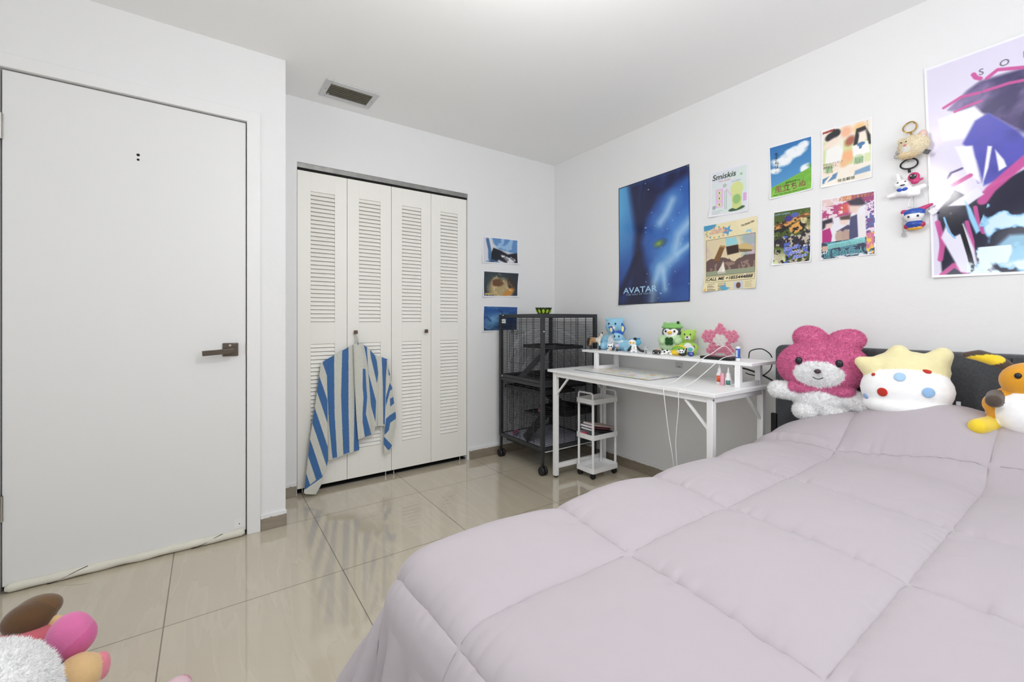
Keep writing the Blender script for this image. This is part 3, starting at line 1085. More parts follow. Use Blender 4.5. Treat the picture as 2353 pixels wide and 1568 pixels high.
def shelfk(x0, x1, y0, y1, z, lip=.028):
    p = MB()
    p.bx(x0 - cx_, x1 - cx_, y0 - cy_, y1 - cy_, z - .006, z)
    for a in (x0, x1): p.bx(a - cx_ - .003, a - cx_ + .003, y0 - cy_, y1 - cy_, z - .006, z + lip - .01)
    for a in (y0, y1): p.bx(x0 - cx_, x1 - cx_, a - cy_ - .003, a - cy_ + .003, z - .006, z + lip - .01)
    p.build('shelf', M['blackpl'], cage, bevel=.002)


shelfk(2.08, 2.370, 2.42, 2.80, .853)
shelfk(1.90, 2.12, 2.33, 2.80, .622)
shelfk(1.90, 2.20, 2.33, 2.80, .548)
shelfk(2.16, 2.34, 2.36, 2.78, .575)
shelfk(2.10, 2.372, 2.33, 2.62, .372, .05)
shelfk(1.93, 2.10, 2.36, 2.58, .385, .02)


def rampk(a, b, wv):
    p = MB()
    a, b = Vector(a) - Vector((cx_, cy_, 0)), Vector(b) - Vector((cx_, cy_, 0))
    wv = Vector(wv)
    up = (b - a).cross(wv).normalized() * .005
    V = []
    for o_ in (Vector((0, 0, 0)), up):
        V += [a - wv + o_, a + wv + o_, b + wv + o_, b - wv + o_]
    p.add(V, [(0, 1, 2, 3), (7, 6, 5, 4), (0, 4, 5, 1), (1, 5, 6, 2), (2, 6, 7, 3), (3, 7, 4, 0)])
    for i in range(1, 10):
        c = a.lerp(b, i / 10)
        p.bar(c - wv + up, c + wv + up, .006)
    p.build('ramp', M['blackpl'], cage)


rampk((2.14, 2.56, .850), (1.95, 2.66, .632), (.055, .095, 0))
rampk((2.10, 2.60, .548), (2.22, 2.42, .378), (.08, .05, 0))
rampk((2.08, 2.50, .385), (1.93, 2.58, .184), (.045, .085, 0))
p = MB()
p.bx(-hx_ - .0075, -hx_ - .0045, hy_ - .068, hy_ - .020, 1.040, 1.072)
lb = p.build('name_plate', M['paper'], cage)
p = MB()
put_text(p, 'PawHut', lambda a, b: (-hx_ - .0080, hy_ - .024 - a, 1.049 + b), .02, .034, (30, 30, 32), usecol=False)
p.build('lettering', M['rubber'], lb, smooth=0)
p = MB(); p.add([(-hx_ - .0082, hy_ - .052, 1.066), (-hx_ - .0082, hy_ - .057, 1.070), (-hx_ - .0082, hy_ - .064, 1.066), (-hx_ - .0082, hy_ - .063, 1.058), (-hx_ - .0082, hy_ - .060, 1.066)], [(0, 1, 2, 3, 4)])
p.build('orange_mark', mat('orange_ink', (222, 150, 60), .6, var=.02), lb, smooth=0)
for c in ((-hx_ - .011, hy_ - .043, 1.101), (-hx_ - .011, hy_ - .030, .632), (-hx_, -hy_ - .013, .985)):
    MB().ell(c, .0045).build('white_cap', M['whitepl'], cage)


def wire_ball(name, c, r, label):
    cols = [(190, 50, 44), (52, 92, 190), (60, 150, 160), (214, 120, 70), (120, 60, 120)]
    mb = MB()
    rng = random.Random(int(c[0] * 999 + c[1] * 77))
    for i in range(11):
        q = Euler((rng.random() * 3.1, rng.random() * 3.1, rng.random() * 3.1)).to_matrix()
        mb.tube([Vector(c) + q @ Vector((r * math.cos(a / 20 * 2 * math.pi), r * math.sin(a / 20 * 2 * math.pi), 0)) for a in range(20)], .0024, 6, 0, cols[i % 5], closed=True)
    mb.ell(c, r * .5, None, 12, 0, (60, 40, 60))
    tag(mb.build(name, M['matte'], None, smooth=180), label, 'toy ball', 'wire toy balls inside the cage')


wire_ball('toy_ball', (1.925, 2.685, .206), .024, 'multicoloured rattan toy ball on the white floor of the cage')
wire_ball('toy_ball', (1.975, 2.44, .413), .024, 'multicoloured rattan toy ball on the low shelf inside the cage')

# green glass bowl on the cage
bw = thing('glass_bowl', (2.06, 2.52, 1.1085), 'green glass bowl with leaf pattern on top of the cage', 'bowl')
gm = mat('dark_green_glass', (34, 62, 30), .12, coat=.6, var=.1)
lm = mat('lime_enamel', (176, 204, 56), .3, var=.12, vscale=50)
p = MB()
p.lathe([(.040, 0), (.044, .004), (.058, .036), (.063, .046), (.060, .047), (.054, .036), (.040, .008), (.002, .006)], n=36)
p.build('bowl_body', gm, bw)
for i in range(11):
    a = 2 * math.pi * i / 11
    d = Vector((math.cos(a), math.sin(a), 0)); e = Vector((-math.sin(a), math.cos(a), 0))
    p = MB()
    V = []
    for q in range(12):
        an = 2 * math.pi * q / 12
        zz = .021 + .0155 * math.sin(an)
        rr = .0452 + (zz - .004) * .4375
        V.append(d * (rr + .0012) + e * (.0105 * math.cos(an)) + Vector((0, 0, zz)))
    p.add(V + [d * (.054 + .0022) + Vector((0, 0, .021))], [(i_, (i_ + 1) % 12, 12) for i_ in range(12)])
    p.build('leaf_panel', lm, bw)
p = MB().tube([(.061 * math.cos(a / 36 * 2 * math.pi), .061 * math.sin(a / 36 * 2 * math.pi), .0475 + .002 * math.cos(a * 3)) for a in range(36)], .002, 6, closed=True)
p.build('rim', M['steel'], bw)

# ------------------------------------------------------------------ desk with raised shelf
DTH = R(-1.41)
desk = thing('desk', (2.147, 1.676, 0), 'white metal-legged computer desk with a raised shelf against the right wall', 'desk', rz=DTH)
DL, DD, DT = 1.215, .515, .729
MB().bx(-DD / 2, DD / 2, -DL / 2, DL / 2, DT - .018, DT).build('desktop', M['white'], desk, bevel=.002)
lx0, lx1, lyl, lyr = -.2275, .2225, .5525, -.5725
for nm, x, y in (('f', lx0, lyl), ('f', lx0, lyr), ('b', lx1, lyl), ('b', lx1, lyr)):
    p = MB().bx(x - .015, x + .015, y - .015, y + .015, .012, DT - .018)
    lg = p.build('leg', M['whitem'], desk, bevel=.002)
    MB().tube([(x, y, 0), (x, y, .013)], .011, 12).build('foot', M['rubber'], lg)
for x in (lx0, lx1):
    MB().bx(x - .012, x + .012, lyr + .015, lyl - .015, DT - .048, DT - .018).build('front_rail' if x < 0 else 'rear_rail', M['whitem'], desk, bevel=.002)
for y in (lyl, lyr):
    MB().bx(lx0 + .015, lx1 - .015, y - .012, y + .012, DT - .048, DT - .018).build('side_rail', M['whitem'], desk, bevel=.002)
    MB().bx(lx0 + .015, lx1 - .015, y - .012, y + .012, .060, .090).build('foot_rail', M['whitem'], desk, bevel=.002)
for a, b in (((lx0, lyl - .125, DT - .05), (lx0, lyl - .012, DT - .165)), ((lx0, lyr + .135, DT - .05), (lx0, lyr + .012, DT - .175)),
             ((lx1 - .14, lyr, DT - .05), (lx1 - .012, lyr, DT - .175)), ((lx1 - .14, lyl, DT - .05), (lx1 - .012, lyl, DT - .175))):
    MB().bar(a, b, .014, .010).build('brace', M['whitem'], desk, bevel=.001)
MB().tube([(lx0 - .010, lyr - .0155, DT - .032), (lx0 - .010, lyr - .0185, DT - .032)], .005, 10).build('bolt', M['steel'], desk)
SX0, SX1, SZ = .022, .262, .855
MB().bx(SX0, SX1, -DL / 2 - .02, .565, SZ - .016, SZ).build('raised_shelf', M['white'], desk, bevel=.002)
for y in (.428, -.558):
    fx0, fx1 = .030, .225
    p = MB()
    p.bx(fx0 - .012, fx0 + .012, y - .014, y + .014, DT, SZ - .016)
    p.build('shelf_leg', M['whitem'], desk, bevel=.002)
    p = MB().bx(fx1 - .012, fx1 + .012, y - .014, y + .014, DT, SZ - .016)
    p.build('shelf_leg', M['whitem'], desk, bevel=.002)
    MB().bx(fx0 + .012, fx1 - .012, y - .012, y + .012, DT, DT + .022).build('shelf_foot_bar', M['whitem'], desk, bevel=.002)


def deskpt(x, y, z):
    return Vector((2.147 + x * math.cos(DTH) - y * math.sin(DTH), 1.676 + x * math.sin(DTH) + y * math.cos(DTH), z))


# patterned desk mat
def matpaint(U, V, asp):
    c = Canvas(U, V, asp, (244, 244, 240))
    rng = random.Random(5)
    pal = [(196, 218, 226), (238, 214, 170), (236, 226, 150), (226, 206, 214), (208, 222, 196), (240, 200, 150), (204, 206, 226)]
    for i in range(85):
        c.ell(rng.random(), rng.random() * asp, .015 + rng.random() * .035, .012 + rng.random() * .03, pal[i % 7], .3, rng.random() * 180, .85)
    for i in range(40):
        x, y = rng.random(), rng.random() * asp
        c.line([(x, y), (x + rng.uniform(-.03, .03), y + rng.uniform(-.03, .03))], .004, (120, 118, 112), .6)
    e = np.minimum(np.minimum(c.x, 1 - c.x), np.minimum(c.y, asp - c.y))
    c.mix((e < .004).astype(float), (70, 68, 64))
    return c


mb = MB()
U, V = np.meshgrid(np.linspace(0, 1, 181), np.linspace(0, 1, 81), indexing='ij')
mim = lin_np(matpaint(U, V, .45).im).reshape(-1, 3)
mc = [(2.018, 2.140), (1.998, 1.530), (2.268, 1.520), (2.290, 2.130)]
P = []
for u, v in zip(U.ravel(), V.ravel()):
    a = (mc[0][0] + (mc[1][0] - mc[0][0]) * u, mc[0][1] + (mc[1][1] - mc[0][1]) * u)
    b = (mc[3][0] + (mc[2][0] - mc[3][0]) * u, mc[3][1] + (mc[2][1] - mc[3][1]) * u)
    P.append((a[0] + (b[0] - a[0]) * v, a[1] + (b[1] - a[1]) * v, .7318))
mb.add(P, [(i * 81 + j, (i + 1) * 81 + j, (i + 1) * 81 + j + 1, i * 81 + j + 1) for i in range(180) for j in range(80)], 0, [tuple(q) for q in mim])
mb.prism(mc, lambda a, b, d: (a, b, d), .7292, .7315, 0, (90, 88, 84))
tag(mb.build('desk_mat', M['print'], None, smooth=0, recalc=False), 'pastel patterned thin mat lying flat on the white desk', 'desk mat')

# ------------------------------------------------------------------ rolling cart and books
cart = thing('rolling_cart', (2.2120, 2.1200, 0), 'narrow white three-tier plastic cart on black casters under the desk', 'cart')
cxh, cyh = .125, .083
for z, nm in ((.040, 'lower_tray'), (.262, 'middle_tray'), (.500, 'upper_tray')):
    p = MB()

    def rr(hx, hy, r, n=6):
        o_ = []
        for sx, sy, a0 in ((1, 1, 0), (-1, 1, 90), (-1, -1, 180), (1, -1, 270)):
            for i in range(n + 1):
                a = R(a0 + 90 * i / n)
                o_.append((sx * (hx - r) + r * math.cos(a), sy * (hy - r) + r * math.sin(a)))
        return o_
    A = rr(cxh, cyh, .018); B = rr(cxh - .004, cyh - .004, .015)
    n = len(A)
    V = [(a, b, z) for a, b in A] + [(a, b, z + .033) for a, b in A] + [(a, b, z + .033) for a, b in B] + [(a, b, z + .006) for a, b in B]
    F = [tuple(range(n - 1, -1, -1)), tuple(3 * n + i for i in range(n))]
    for k in range(3):
        F += [(k * n + i, k * n + (i + 1) % n, (k + 1) * n + (i + 1) % n, (k + 1) * n + i) for i in range(n)]
    p.add(V, F)
    p.build(nm, M['whitepl'], cart)
for sx in (-1, 1):
    for sy in (-1, 1):
        MB().tube([(sx * (cxh - .016), sy * (cyh - .016), .046), (sx * (cxh - .016), sy * (cyh - .016), .506)], .0085, 12).build('post', M['whitepl'], cart)
        p = MB()
        p.tube([(sx * (cxh - .022), sy * (cyh - .022), .030), (sx * (cxh - .022), sy * (cyh - .022), .041)], .007, 10)
        for e in (-.007, .007):
            p.lathe([(.003, -.006), (.015, -.006), (.018, -.003), (.018, .003), (.015, .006), (.003, .006)], (sx * (cxh - .022) + e, sy * (cyh - .022), .018), 18, rotm(0, 90, 0))
        p.build('caster', M['rubber'], cart)
for sx in (-1, 1):
    x = sx * (cxh - .014)
    pts = [(x, -cyh + .016, .50)] + [(x, -cyh + .016 + .016 * (1 - math.cos(R(a))), .556 + .016 * math.sin(R(a))) for a in range(0, 91, 18)]
    pts += [(x, cyh - .016 - .016 * (1 - math.cos(R(a))), .556 + .016 * math.sin(R(a))) for a in range(90, -1, -18)] + [(x, cyh - .016, .50)]
    MB().tube(pts, .0065, 10).build('handle', M['whitepl'], cart)


def book(name, c, size, tilt, rz, cover, label, cloth=(40, 38, 40)):
    """a lying book: size = (spine length, depth, thickness), spine along x"""
    b = thing(name, c, label, 'book', group='books on the cart')
    L, D, T = size
    rot = rotm(0, tilt, rz)
    cm = mat(name + '_cover', cover, .55, var=.08, vscale=40)
    p = MB()
    for z in (-T / 2 + .001, T / 2 - .001): p.box(rot @ Vector((0, 0, z)), (L, D, .002), rot)
    p.box(rot @ Vector((0, -D / 2 + .001, 0)), (L, .002, T), rot)
    p.build('cover', cm, b)
    MB().box((rot @ Vector((0, .002, 0))), (L - .006, D - .008, T - .004), rot).build('pages', M['paper'], b)
    return b


bz = .270
book('book', (2.196, 2.122, .3257), (.180, .112, .018), 12, 0, (92, 36, 44), 'maroon covered book tilted in the middle tray of the white cart')
b2 = book('book', (2.210, 2.120, .3035), (.205, .112, .016), 12, 0, (26, 26, 28), 'black covered book with pale lettering tilted under the maroon book on the cart')
rot = rotm(0, 16, 0)
p = MB()
put_text(p, 'NOTES', lambda a, b: Vector((0, 0, 0)) + rot @ Vector((-.06 + a, -.0556, -.004 + b)), .01, .08, usecol=False)
b3 = book('magazine', (2.222, 2.118, .3368), (.190, .112, .014), 12, 0, (196, 176, 168), 'pale covered softback on top of the maroon book on the cart')
p = thing('pink_pouch', (2.118, 2.150, .2682), 'small bright pink pouch at the end of the cart tray', 'pouch')
blob('pouch_body', [('e', (0, 0, .016), (.018, .022, .016), None, (214, 62, 100)), ('e', (.01, .012, .014), (.014, .014, .012), None, (206, 56, 92))], .003, M['plush'], p)

# ------------------------------------------------------------------ bed
BY0, BY1, BXF = -.54, .90, .42
bed = thing('bed', (1.41, .22, 0), 'upholstered bed with a charcoal fabric headboard against the right wall', 'bed')
ox, oy = 1.41, .22


def rounded_prof(y0, y1, z0, z1, r, n=8):
    P = [(y0, z0), (y1, z0)]
    P += [(y1 - r + r * math.cos(R(a)), z1 - r + r * math.sin(R(a))) for a in [90 * i / n for i in range(n + 1)]]
    P += [(y0 + r + r * math.cos(R(a)), z1 - r + r * math.sin(R(a))) for a in [90 + 90 * i / n for i in range(n + 1)]]
    return P


p = MB().prism(rounded_prof(-.56 - oy, 1.052 - oy, .12, .938, .035), lambda y, z, x: (x, y, z), 2.400 - ox, 2.470 - ox)
p.build('headboard', M['head'], bed, bevel=.012, seg=3)
for y in (.245, -.29):
    MB().bx(2.3985 - ox, 2.4005 - ox, y - oy - .002, y - oy + .002, .3, .925).build('headboard_seam', M['rubber'], bed, smooth=0)
MB().bx(BXF + .02 - ox, 2.400 - ox, BY0 + .02 - oy, BY1 - .01 - oy, .08, .28).build('bed_base', M['head'], bed, bevel=.015)
MB().bx(BXF + .03 - ox, 2.395 - ox, BY0 + .03 - oy, BY1 - .03 - oy, .28, .488).build('mattress', M['mattress'], bed, bevel=.03, seg=3)
for x in (BXF + .10, 2.33):
    for y in (BY0 + .08, BY1 - .08):
        MB().bx(x - ox - .025, x - ox + .025, y - oy - .025, y - oy + .025, 0, .085).build('leg', M['rubber'], bed)
MB().bx(2.385 - ox, 2.405 - ox, 1.040 - oy, 1.066 - oy, .40, .585).build('bracket', M['rubber'], bed, bevel=.004)

ROWS = [(2.345, 0.0), (1.950, -.16), (1.553, .13), (1.178, .12), (.768, .105), (.345, -.02), (-.05, 0), (-.45, 0)]
COLS = [1.42, 1.03, .640, .252, -.14, -.53, -.92]


def sst(a, b, x):
    t = np.clip((x - a) / (b - a), 0, 1)
    return t * t * (3 - 2 * t)


def comforter():
    FX, LY, RY, r = .410, .866, -.47, .085             # edges of the flat top, rounding radius
    xs = np.concatenate([np.linspace(2.385, .45, 520), np.linspace(.447, -.02, 170)])
    ys = np.concatenate([np.linspace(1.30, .82, 130), np.linspace(.817, -.47, 340), np.linspace(-.48, -.86, 40)])
    X, Y = np.meshgrid(xs, ys, indexing='ij')
    dP = np.maximum(FX - X, 0); dQ = np.maximum(Y - LY, 0); dN = np.maximum(RY - Y, 0)
    dS = np.where(Y > 0, dQ, dN)
    e = np.hypot(dP, dS)
    ce, se = np.where(e > 1e-9, dP / np.maximum(e, 1e-9), 0), np.where(e > 1e-9, dS / np.maximum(e, 1e-9), 0)
    sg = np.where(Y > 0, 1.0, -1.0)
    arc = r * math.pi / 2
    th = np.clip(e / r, 0, math.pi / 2)
    hor = r * np.sin(th)
    drop = r * (1 - np.cos(th)) + np.maximum(e - arc, 0)
    lo = np.maximum(e - arc, 0)
    # quilting
    d1 = np.full(X.shape, 1e9); d2 = np.full(X.shape, 1e9)
    warp = .010 * (fbm(X * 3, Y * 3, 3) - .5)
    lines_x = [a + b * (np.clip(Y, -.6, 1.03) - .64) for a, b in ROWS]
    lines_x[1] = lines_x[1] + np.where(Y > .64, .24 * (Y - .64) , 0)
    for i in range(len(lines_x) - 1):
        pass
    U = np.zeros(X.shape); CW = np.full(X.shape, .4)
    for a, b in zip(lines_x[:-1], lines_x[1:]):
        k = (X + warp <= a) & (X + warp > b)
        U = np.where(k, (a - X - warp) / (a - b), U); CW = np.where(k, a - b, CW)
    Vv = np.zeros(X.shape)
    wy = Y + .010 * (fbm(X * 3 + 9, Y * 3, 6) - .5)
    for a, b in zip(COLS[:-1], COLS[1:]):
        k = (wy <= a) & (wy > b)
        Vv = np.where(k, (a - wy) / (a - b), Vv)
    du = np.minimum(U, 1 - U) * CW; dv = np.minimum(Vv, 1 - Vv) * .39
    # the left-most column near the foot shows no further seam along the side
    pu = 1 - .55 * np.exp(-du / .010) - .45 * np.exp(-du / .060); pv = 1 - .55 * np.exp(-dv / .010) - .45 * np.exp(-dv / .060)
    top = np.clip(1 - e / .10, 0, 1)
    A = .018 + .007 * np.clip(top, 0, 1)
    puff = A * pu * pv * (.8 + .5 * (np.sin(np.pi * np.clip(U, 0, 1)) * np.sin(np.pi * np.clip(Vv, 0, 1))) ** .7)
    # gathers along the stitching
    g1 = np.exp(-du / .030) * (vnoise(Y * 70, X * 8, 2) - .5) * .0085
    g2 = np.exp(-dv / .024) * (vnoise(X * 60, Y * 8, 4) - .5) * .0045
    wr = (fbm(X * 4, Y * 4, 11) - .5) * .012 + (fbm(X * 11 + Y * 5, Y * 6, 21, 3) - .5) * .004
    # overlap fold along the first seam on the left side
    fold = .016 * np.exp(-((X - lines_x[1] - .022) / .018) ** 2) * sst(.62, .75, Y) * (1 - sst(.96, 1.05, Y))
    # pillows below the head end
    hy = .028 + .155 * sst(.98, .42, Y) - .030 * sst(.36, .16, Y)
    hump = hy * sst(1.86, 2.20, X) * (1 - .30 * sst(2.26, 2.40, X))
    z0 = .532 + hump - .020 * sst(.80, .95, Y) * sst(1.0, 1.6, X)
    side = np.maximum(np.clip(lo / .10, 0, 1), 0)
    # hanging folds on the drop
    ang = np.arctan2(dS * sg, np.maximum(dP, 1e-6))
    s_al = np.where(dP > 0, Y * 1.0, X)                 # coordinate along the hem
    fa = .085 * np.clip(lo / .22, 0, 1.3) ** .8
    fw = fa * (np.sin(s_al * 38 + 2.0 * np.sin(s_al * 9) + ang * 6.0 + .6) * .55 + .45 * np.abs(np.sin(s_al * 33 + ang * 7 + lo * 2)))
    fw += (fbm(X * 9, Y * 9, 31) - .5) * .02 * side
    out = hor + fw * .55 + lo * (.10 + .34 * np.clip(2 * ce * se, 0, 1))
    nrm = puff * np.clip(1 - side * .45, .3, 1) + wr + g1 + g2 + fold
    px = np.where(dP > 0, FX, X) - ce * out
    py = np.where(dS > 0, np.where(Y > 0, LY, RY), Y) + sg * se * out
    pz = z0 - drop * .97
    nz = np.cos(th); nh = np.sin(th)
    px = px - ce * nh * nrm; py = py + sg * se * nh * nrm; pz = pz + nz * nrm
    pz = np.maximum(pz, .035 + .02 * np.abs(fw))
    n, m = X.shape
    pts = np.stack([px, py, pz], -1).reshape(-1, 3)
    idx = np.arange(n * m).reshape(n, m)
    F = np.stack([idx[:-1, :-1], idx[:-1, 1:], idx[1:, 1:], idx[1:, :-1]], -1).reshape(-1, 4)
    me = bpy.data.meshes.new('comforter')
    me.from_pydata(pts.tolist(), [], F.tolist())
    me.materials.append(M['comf'])
    me.shade_smooth(); me.update()
    o = bpy.data.objects.new('comforter', me); COL.objects.link(o)
    md = o.modifiers.new('thickness', 'SOLIDIFY'); md.thickness = .012; md.offset = -1
    # stitched thread along the seams
    return tag(o, 'pale pink quilted comforter spread over the bed and draped at its foot', 'comforter')


comforter()

# ------------------------------------------------------------------ soft toys on the bed
PINK, WHT, CRM = (226, 124, 170), (250, 250, 250), (236, 226, 176)


def face(parent, items):
    for nm, c, r, col, rot in items:
        feat(nm, c, r, col, parent, rot)


# local frame: -X faces the room, +Y is to the left in the picture
pk = thing('plush_bear', (2.262, .795, .622), 'large fluffy pink and white plush bear leaning on the headboard, leftmost on the bed', 'plush toy', rz=R(14))
body = [('e', (0, 0, .085), (.085, .105, .085), None, WHT), ('e', (-.03, .050, .035), (.065, .055, .040), None, WHT), ('e', (-.03, -.050, .035), (.065, .055, .040), None, WHT),
        ('c', (-.02, .085, .115), (-.04, .165, .120), .040, .036, WHT), ('c', (-.02, -.085, .110), (-.05, -.170, .075), .042, .038, WHT)]
blob('body', body, .007, M['fur'], pk, fur=(30000, .012, .0009, .55))
hd = blob('head', [('e', (.0, 0, .235), (.105, .172, .118), None, PINK), ('e', (.03, .045, .355), (.050, .070, .058), rotm(20, 0, 0), PINK), ('e', (.03, -.080, .345), (.050, .078, .052), rotm(-18, 0, 0), PINK),
                    ('c', (-.05, .10, .138), (-.05, -.10, .132), .024, .024, PINK)],
          .007, M['fur'], pk, paint=[((-.105, .005, .205), (.075, .098, .062), None, WHT)], fur=(44000, .010, .0009, .55))
face(hd, [('eye', (-.094, .074, .262), (.010, .014, .017), (24, 26, 34), None), ('eye', (-.094, -.070, .258), (.010, .014, .017), (24, 26, 34), None),
          ('nose', (-.118, .003, .222), (.010, .013, .010), (70, 52, 60), None)])
p = MB().tube([(-.112, .020, .196), (-.116, .010, .190), (-.117, .002, .189), (-.116, -.006, .190), (-.112, -.016, .196)], .0022, 6, 0, (40, 36, 40))
p.build('mouth', M['matte'], hd)

cr = thing('plush_cushion', (2.225, .500, .690), 'cream and white plush cushion with coloured dots and pointed corners, beside the pink bear', 'cushion', rz=R(14))
blob('cushion_body', [('e', (.0, 0, .105), (.100, .140, .105), None, WHT), ('e', (.02, 0, .175), (.082, .130, .078), None, CRM), ('c', (.02, .030, .19), (.02, .020, .244), .060, .034, CRM),
                      ('c', (.02, -.070, .19), (.03, -.105, .240), .055, .032, CRM), ('c', (.0, .09, .180), (-.005, .136, .205), .048, .022, CRM), ('e', (-.01, 0, .045), (.098, .132, .050), None, WHT)],
     .005, M['plush'], cr, smooth=14, paint=[((-.10, -.03, .120), (.13, .105, .060), rotm(14, 0, 0), WHT), ((-.06, 0, .05), (.13, .2, .085), None, WHT)])
for y, z, r, c in ((.068, .098, .017, (190, 52, 40)), (-.058, .185, .014, (190, 52, 40)), (.018, .160, .018, (170, 204, 232)), (-.060, .110, .019, (150, 188, 226)), (.118, .070, .013, (150, 178, 220)), (.095, .160, .007, (190, 52, 40))):
    q = (y / .14) ** 2 + ((z - .105) / .105) ** 2
    x = -.100 * math.sqrt(max(.03, 1 - min(q, .97)))
    nx, ny, nz = x / .1 ** 2, y / .14 ** 2, (z - .105) / .105 ** 2
    nv = Vector((nx, ny, nz)).normalized()
    q_ = nv.to_track_quat('Z', 'Y').to_matrix()
    feat('dot', Vector((x, y, z)) + nv * .001, (r, r, .004), c, cr, q_, M['plush'], 18)
MB().bx(-.004, .004, -.150, -.138, .030, .075, 0, (214, 218, 224)).build('care_label', M['matte'], cr)

orp = thing('plush_rabbit', (2.215, .185, .680), 'orange plush rabbit with white belly and long brown-yellow ears at the right frame edge', 'plush toy', rz=R(6))
ORG, YEL, BRN = (226, 158, 44), (240, 208, 60), (84, 72, 64)
blob('body', [('e', (0, 0, .085), (.085, .105, .090), None, ORG), ('e', (-.045, .0, .080), (.060, .080, .075), None, WHT), ('e', (-.02, 0, .185), (.062, .072, .062), None, ORG),
              ('c', (-.03, .075, .125), (-.085, .080, .118), .026, .022, BRN), ('c', (-.03, -.075, .125), (-.085, -.080, .118), .026, .022, BRN),
              ('c', (-.03, .085, .03), (-.10, .115, .030), .030, .026, YEL), ('c', (-.03, -.085, .03), (-.10, -.115, .030), .030, .026, YEL), ('e', (-.02, .07, .10), (.035, .04, .04), None, ORG)],
     .0035, M['plush'], orp, smooth=8)
for s_ in (1, -1):
    P_ = [(.0, .045 * s_, .225), (.0, .075 * s_, .246), (-.003, .115 * s_, .262), (-.006, .150 * s_, .262)]
    e_ = blob('ear', [('c', P_[i], P_[i + 1], (.016, .021, .020)[i], (.021, .020, .010)[i], BRN) for i in range(3)], .004, M['plush'], orp, smooth=6,
         paint=[((-.03, .115 * s_, .243), (.05, .07, .021), rotm(-12 * s_, 0, 0), YEL)])
    feat('eye', (-.074, .028 * s_, .205), (.006, .009, .010), (26, 24, 24), orp)
MB().tube([(-.082, .012, .172), (-.083, .004, .168), (-.083, -.006, .169), (-.081, -.012, .173)], .0016, 6, 0, (60, 40, 30)).build('mouth', M['matte'], orp)
feat('nose', (-.084, .0, .186), (.004, .006, .004), (90, 60, 40), orp)

# ------------------------------------------------------------------ posters on the right wall
def p_blue(U, V, asp):
    c = Canvas(U, V, asp, (44, 92, 172))
    c.mix(np.clip(1 - c.x * 2.2, 0, 1) * np.clip(1.3 - c.y, 0, 1), (96, 178, 226))
    c.mix(np.clip((c.y - .75) * 1.6, 0, 1) * np.clip(1 - c.x * 1.5, 0, 1), (30, 60, 140))
    c.poly([(.16, 0), (1, 0), (1, .10), (.62, .26), (.44, .48), (.36, .75), (.42, 1.05), (.56, 1.3), (.60, 1.6), (.10, 1.6), (.22, 1.0), (.26, .6)], (22, 26, 66), .95, .10)
    c.ell(.80, .62, .42, .52, (66, 124, 206), .95, 0, .85)
    c.ell(.70, .95, .30, .30, (92, 158, 222), .95, 0, .7)
    c.ell(.85, 1.18, .34, .28, (34, 62, 140), .95, 0, .8)
    c.mix((fbm(c.x * 14 + c.y * 2, c.y * 3, 3) - .52) * 2.5 * np.clip(.5 - c.y, 0, 1) * (c.x > .3), (60, 96, 176))
    c.mix((fbm(c.x * 5, c.y * 5, 13) - .5) * 1.4 * (c.x > .4), (30, 60, 140))
    for P, wd in (([(.78, .34), (.70, .48), (.62, .56)], .05), ([(1, .62), (.86, .74), (.80, .98), (.62, 1.10)], .06), ([(.62, 1.08), (.54, 1.25), (.50, 1.48)], .05), ([(.66, 1.12), (.68, 1.34)], .035), ([(.98, .88), (.84, .96)], .03)):
        c.line(P, wd * 3.2, (116, 176, 228), .55, 1.0); c.line(P, wd * 1.5, (200, 226, 246), .55, 1.0)
    c.ell(.62, .80, .13, .07, (16, 24, 60), .9, -12, .9)
    c.ell(.60, .80, .10, .055, (150, 190, 70), .9, -12, 1.0)
    c.poly([(0, 1.30), (.28, .85), (.34, .88), (.10, 1.34), (0, 1.40)], (18, 20, 52), .8, .06)
    c.mix(np.clip((c.y - 1.22) * 2.2, 0, 1) * np.clip(1.1 - c.x, 0, 1), (14, 18, 44))
    c.mix((vnoise(c.x * 60, c.y * 60, 9) > .965) * (c.x > .4), (190, 220, 245))
    e = np.minimum(np.minimum(c.x, 1 - c.x), np.minimum(c.y, asp - c.y))
    c.mix((e < .008).astype(float), (30, 34, 60))
    return c


sheet('poster', [(2.165, 2.036), (1.588, 2.046), (1.584, 1.182), (2.159, 1.174)], 'X', 'large deep blue film poster with AVATAR title above the white desk', 'poster', 130, 200, p_blue,
      [('AVATAR', .075, .905, .1, (170, 206, 238), {'width': .50, 'offset': .012}), ('THE WAY OF WATER', .12, .925, .03, (150, 176, 214), {'width': .40})],
      m='gloss', curl=(0, .006, .006, .012), lift=.003)


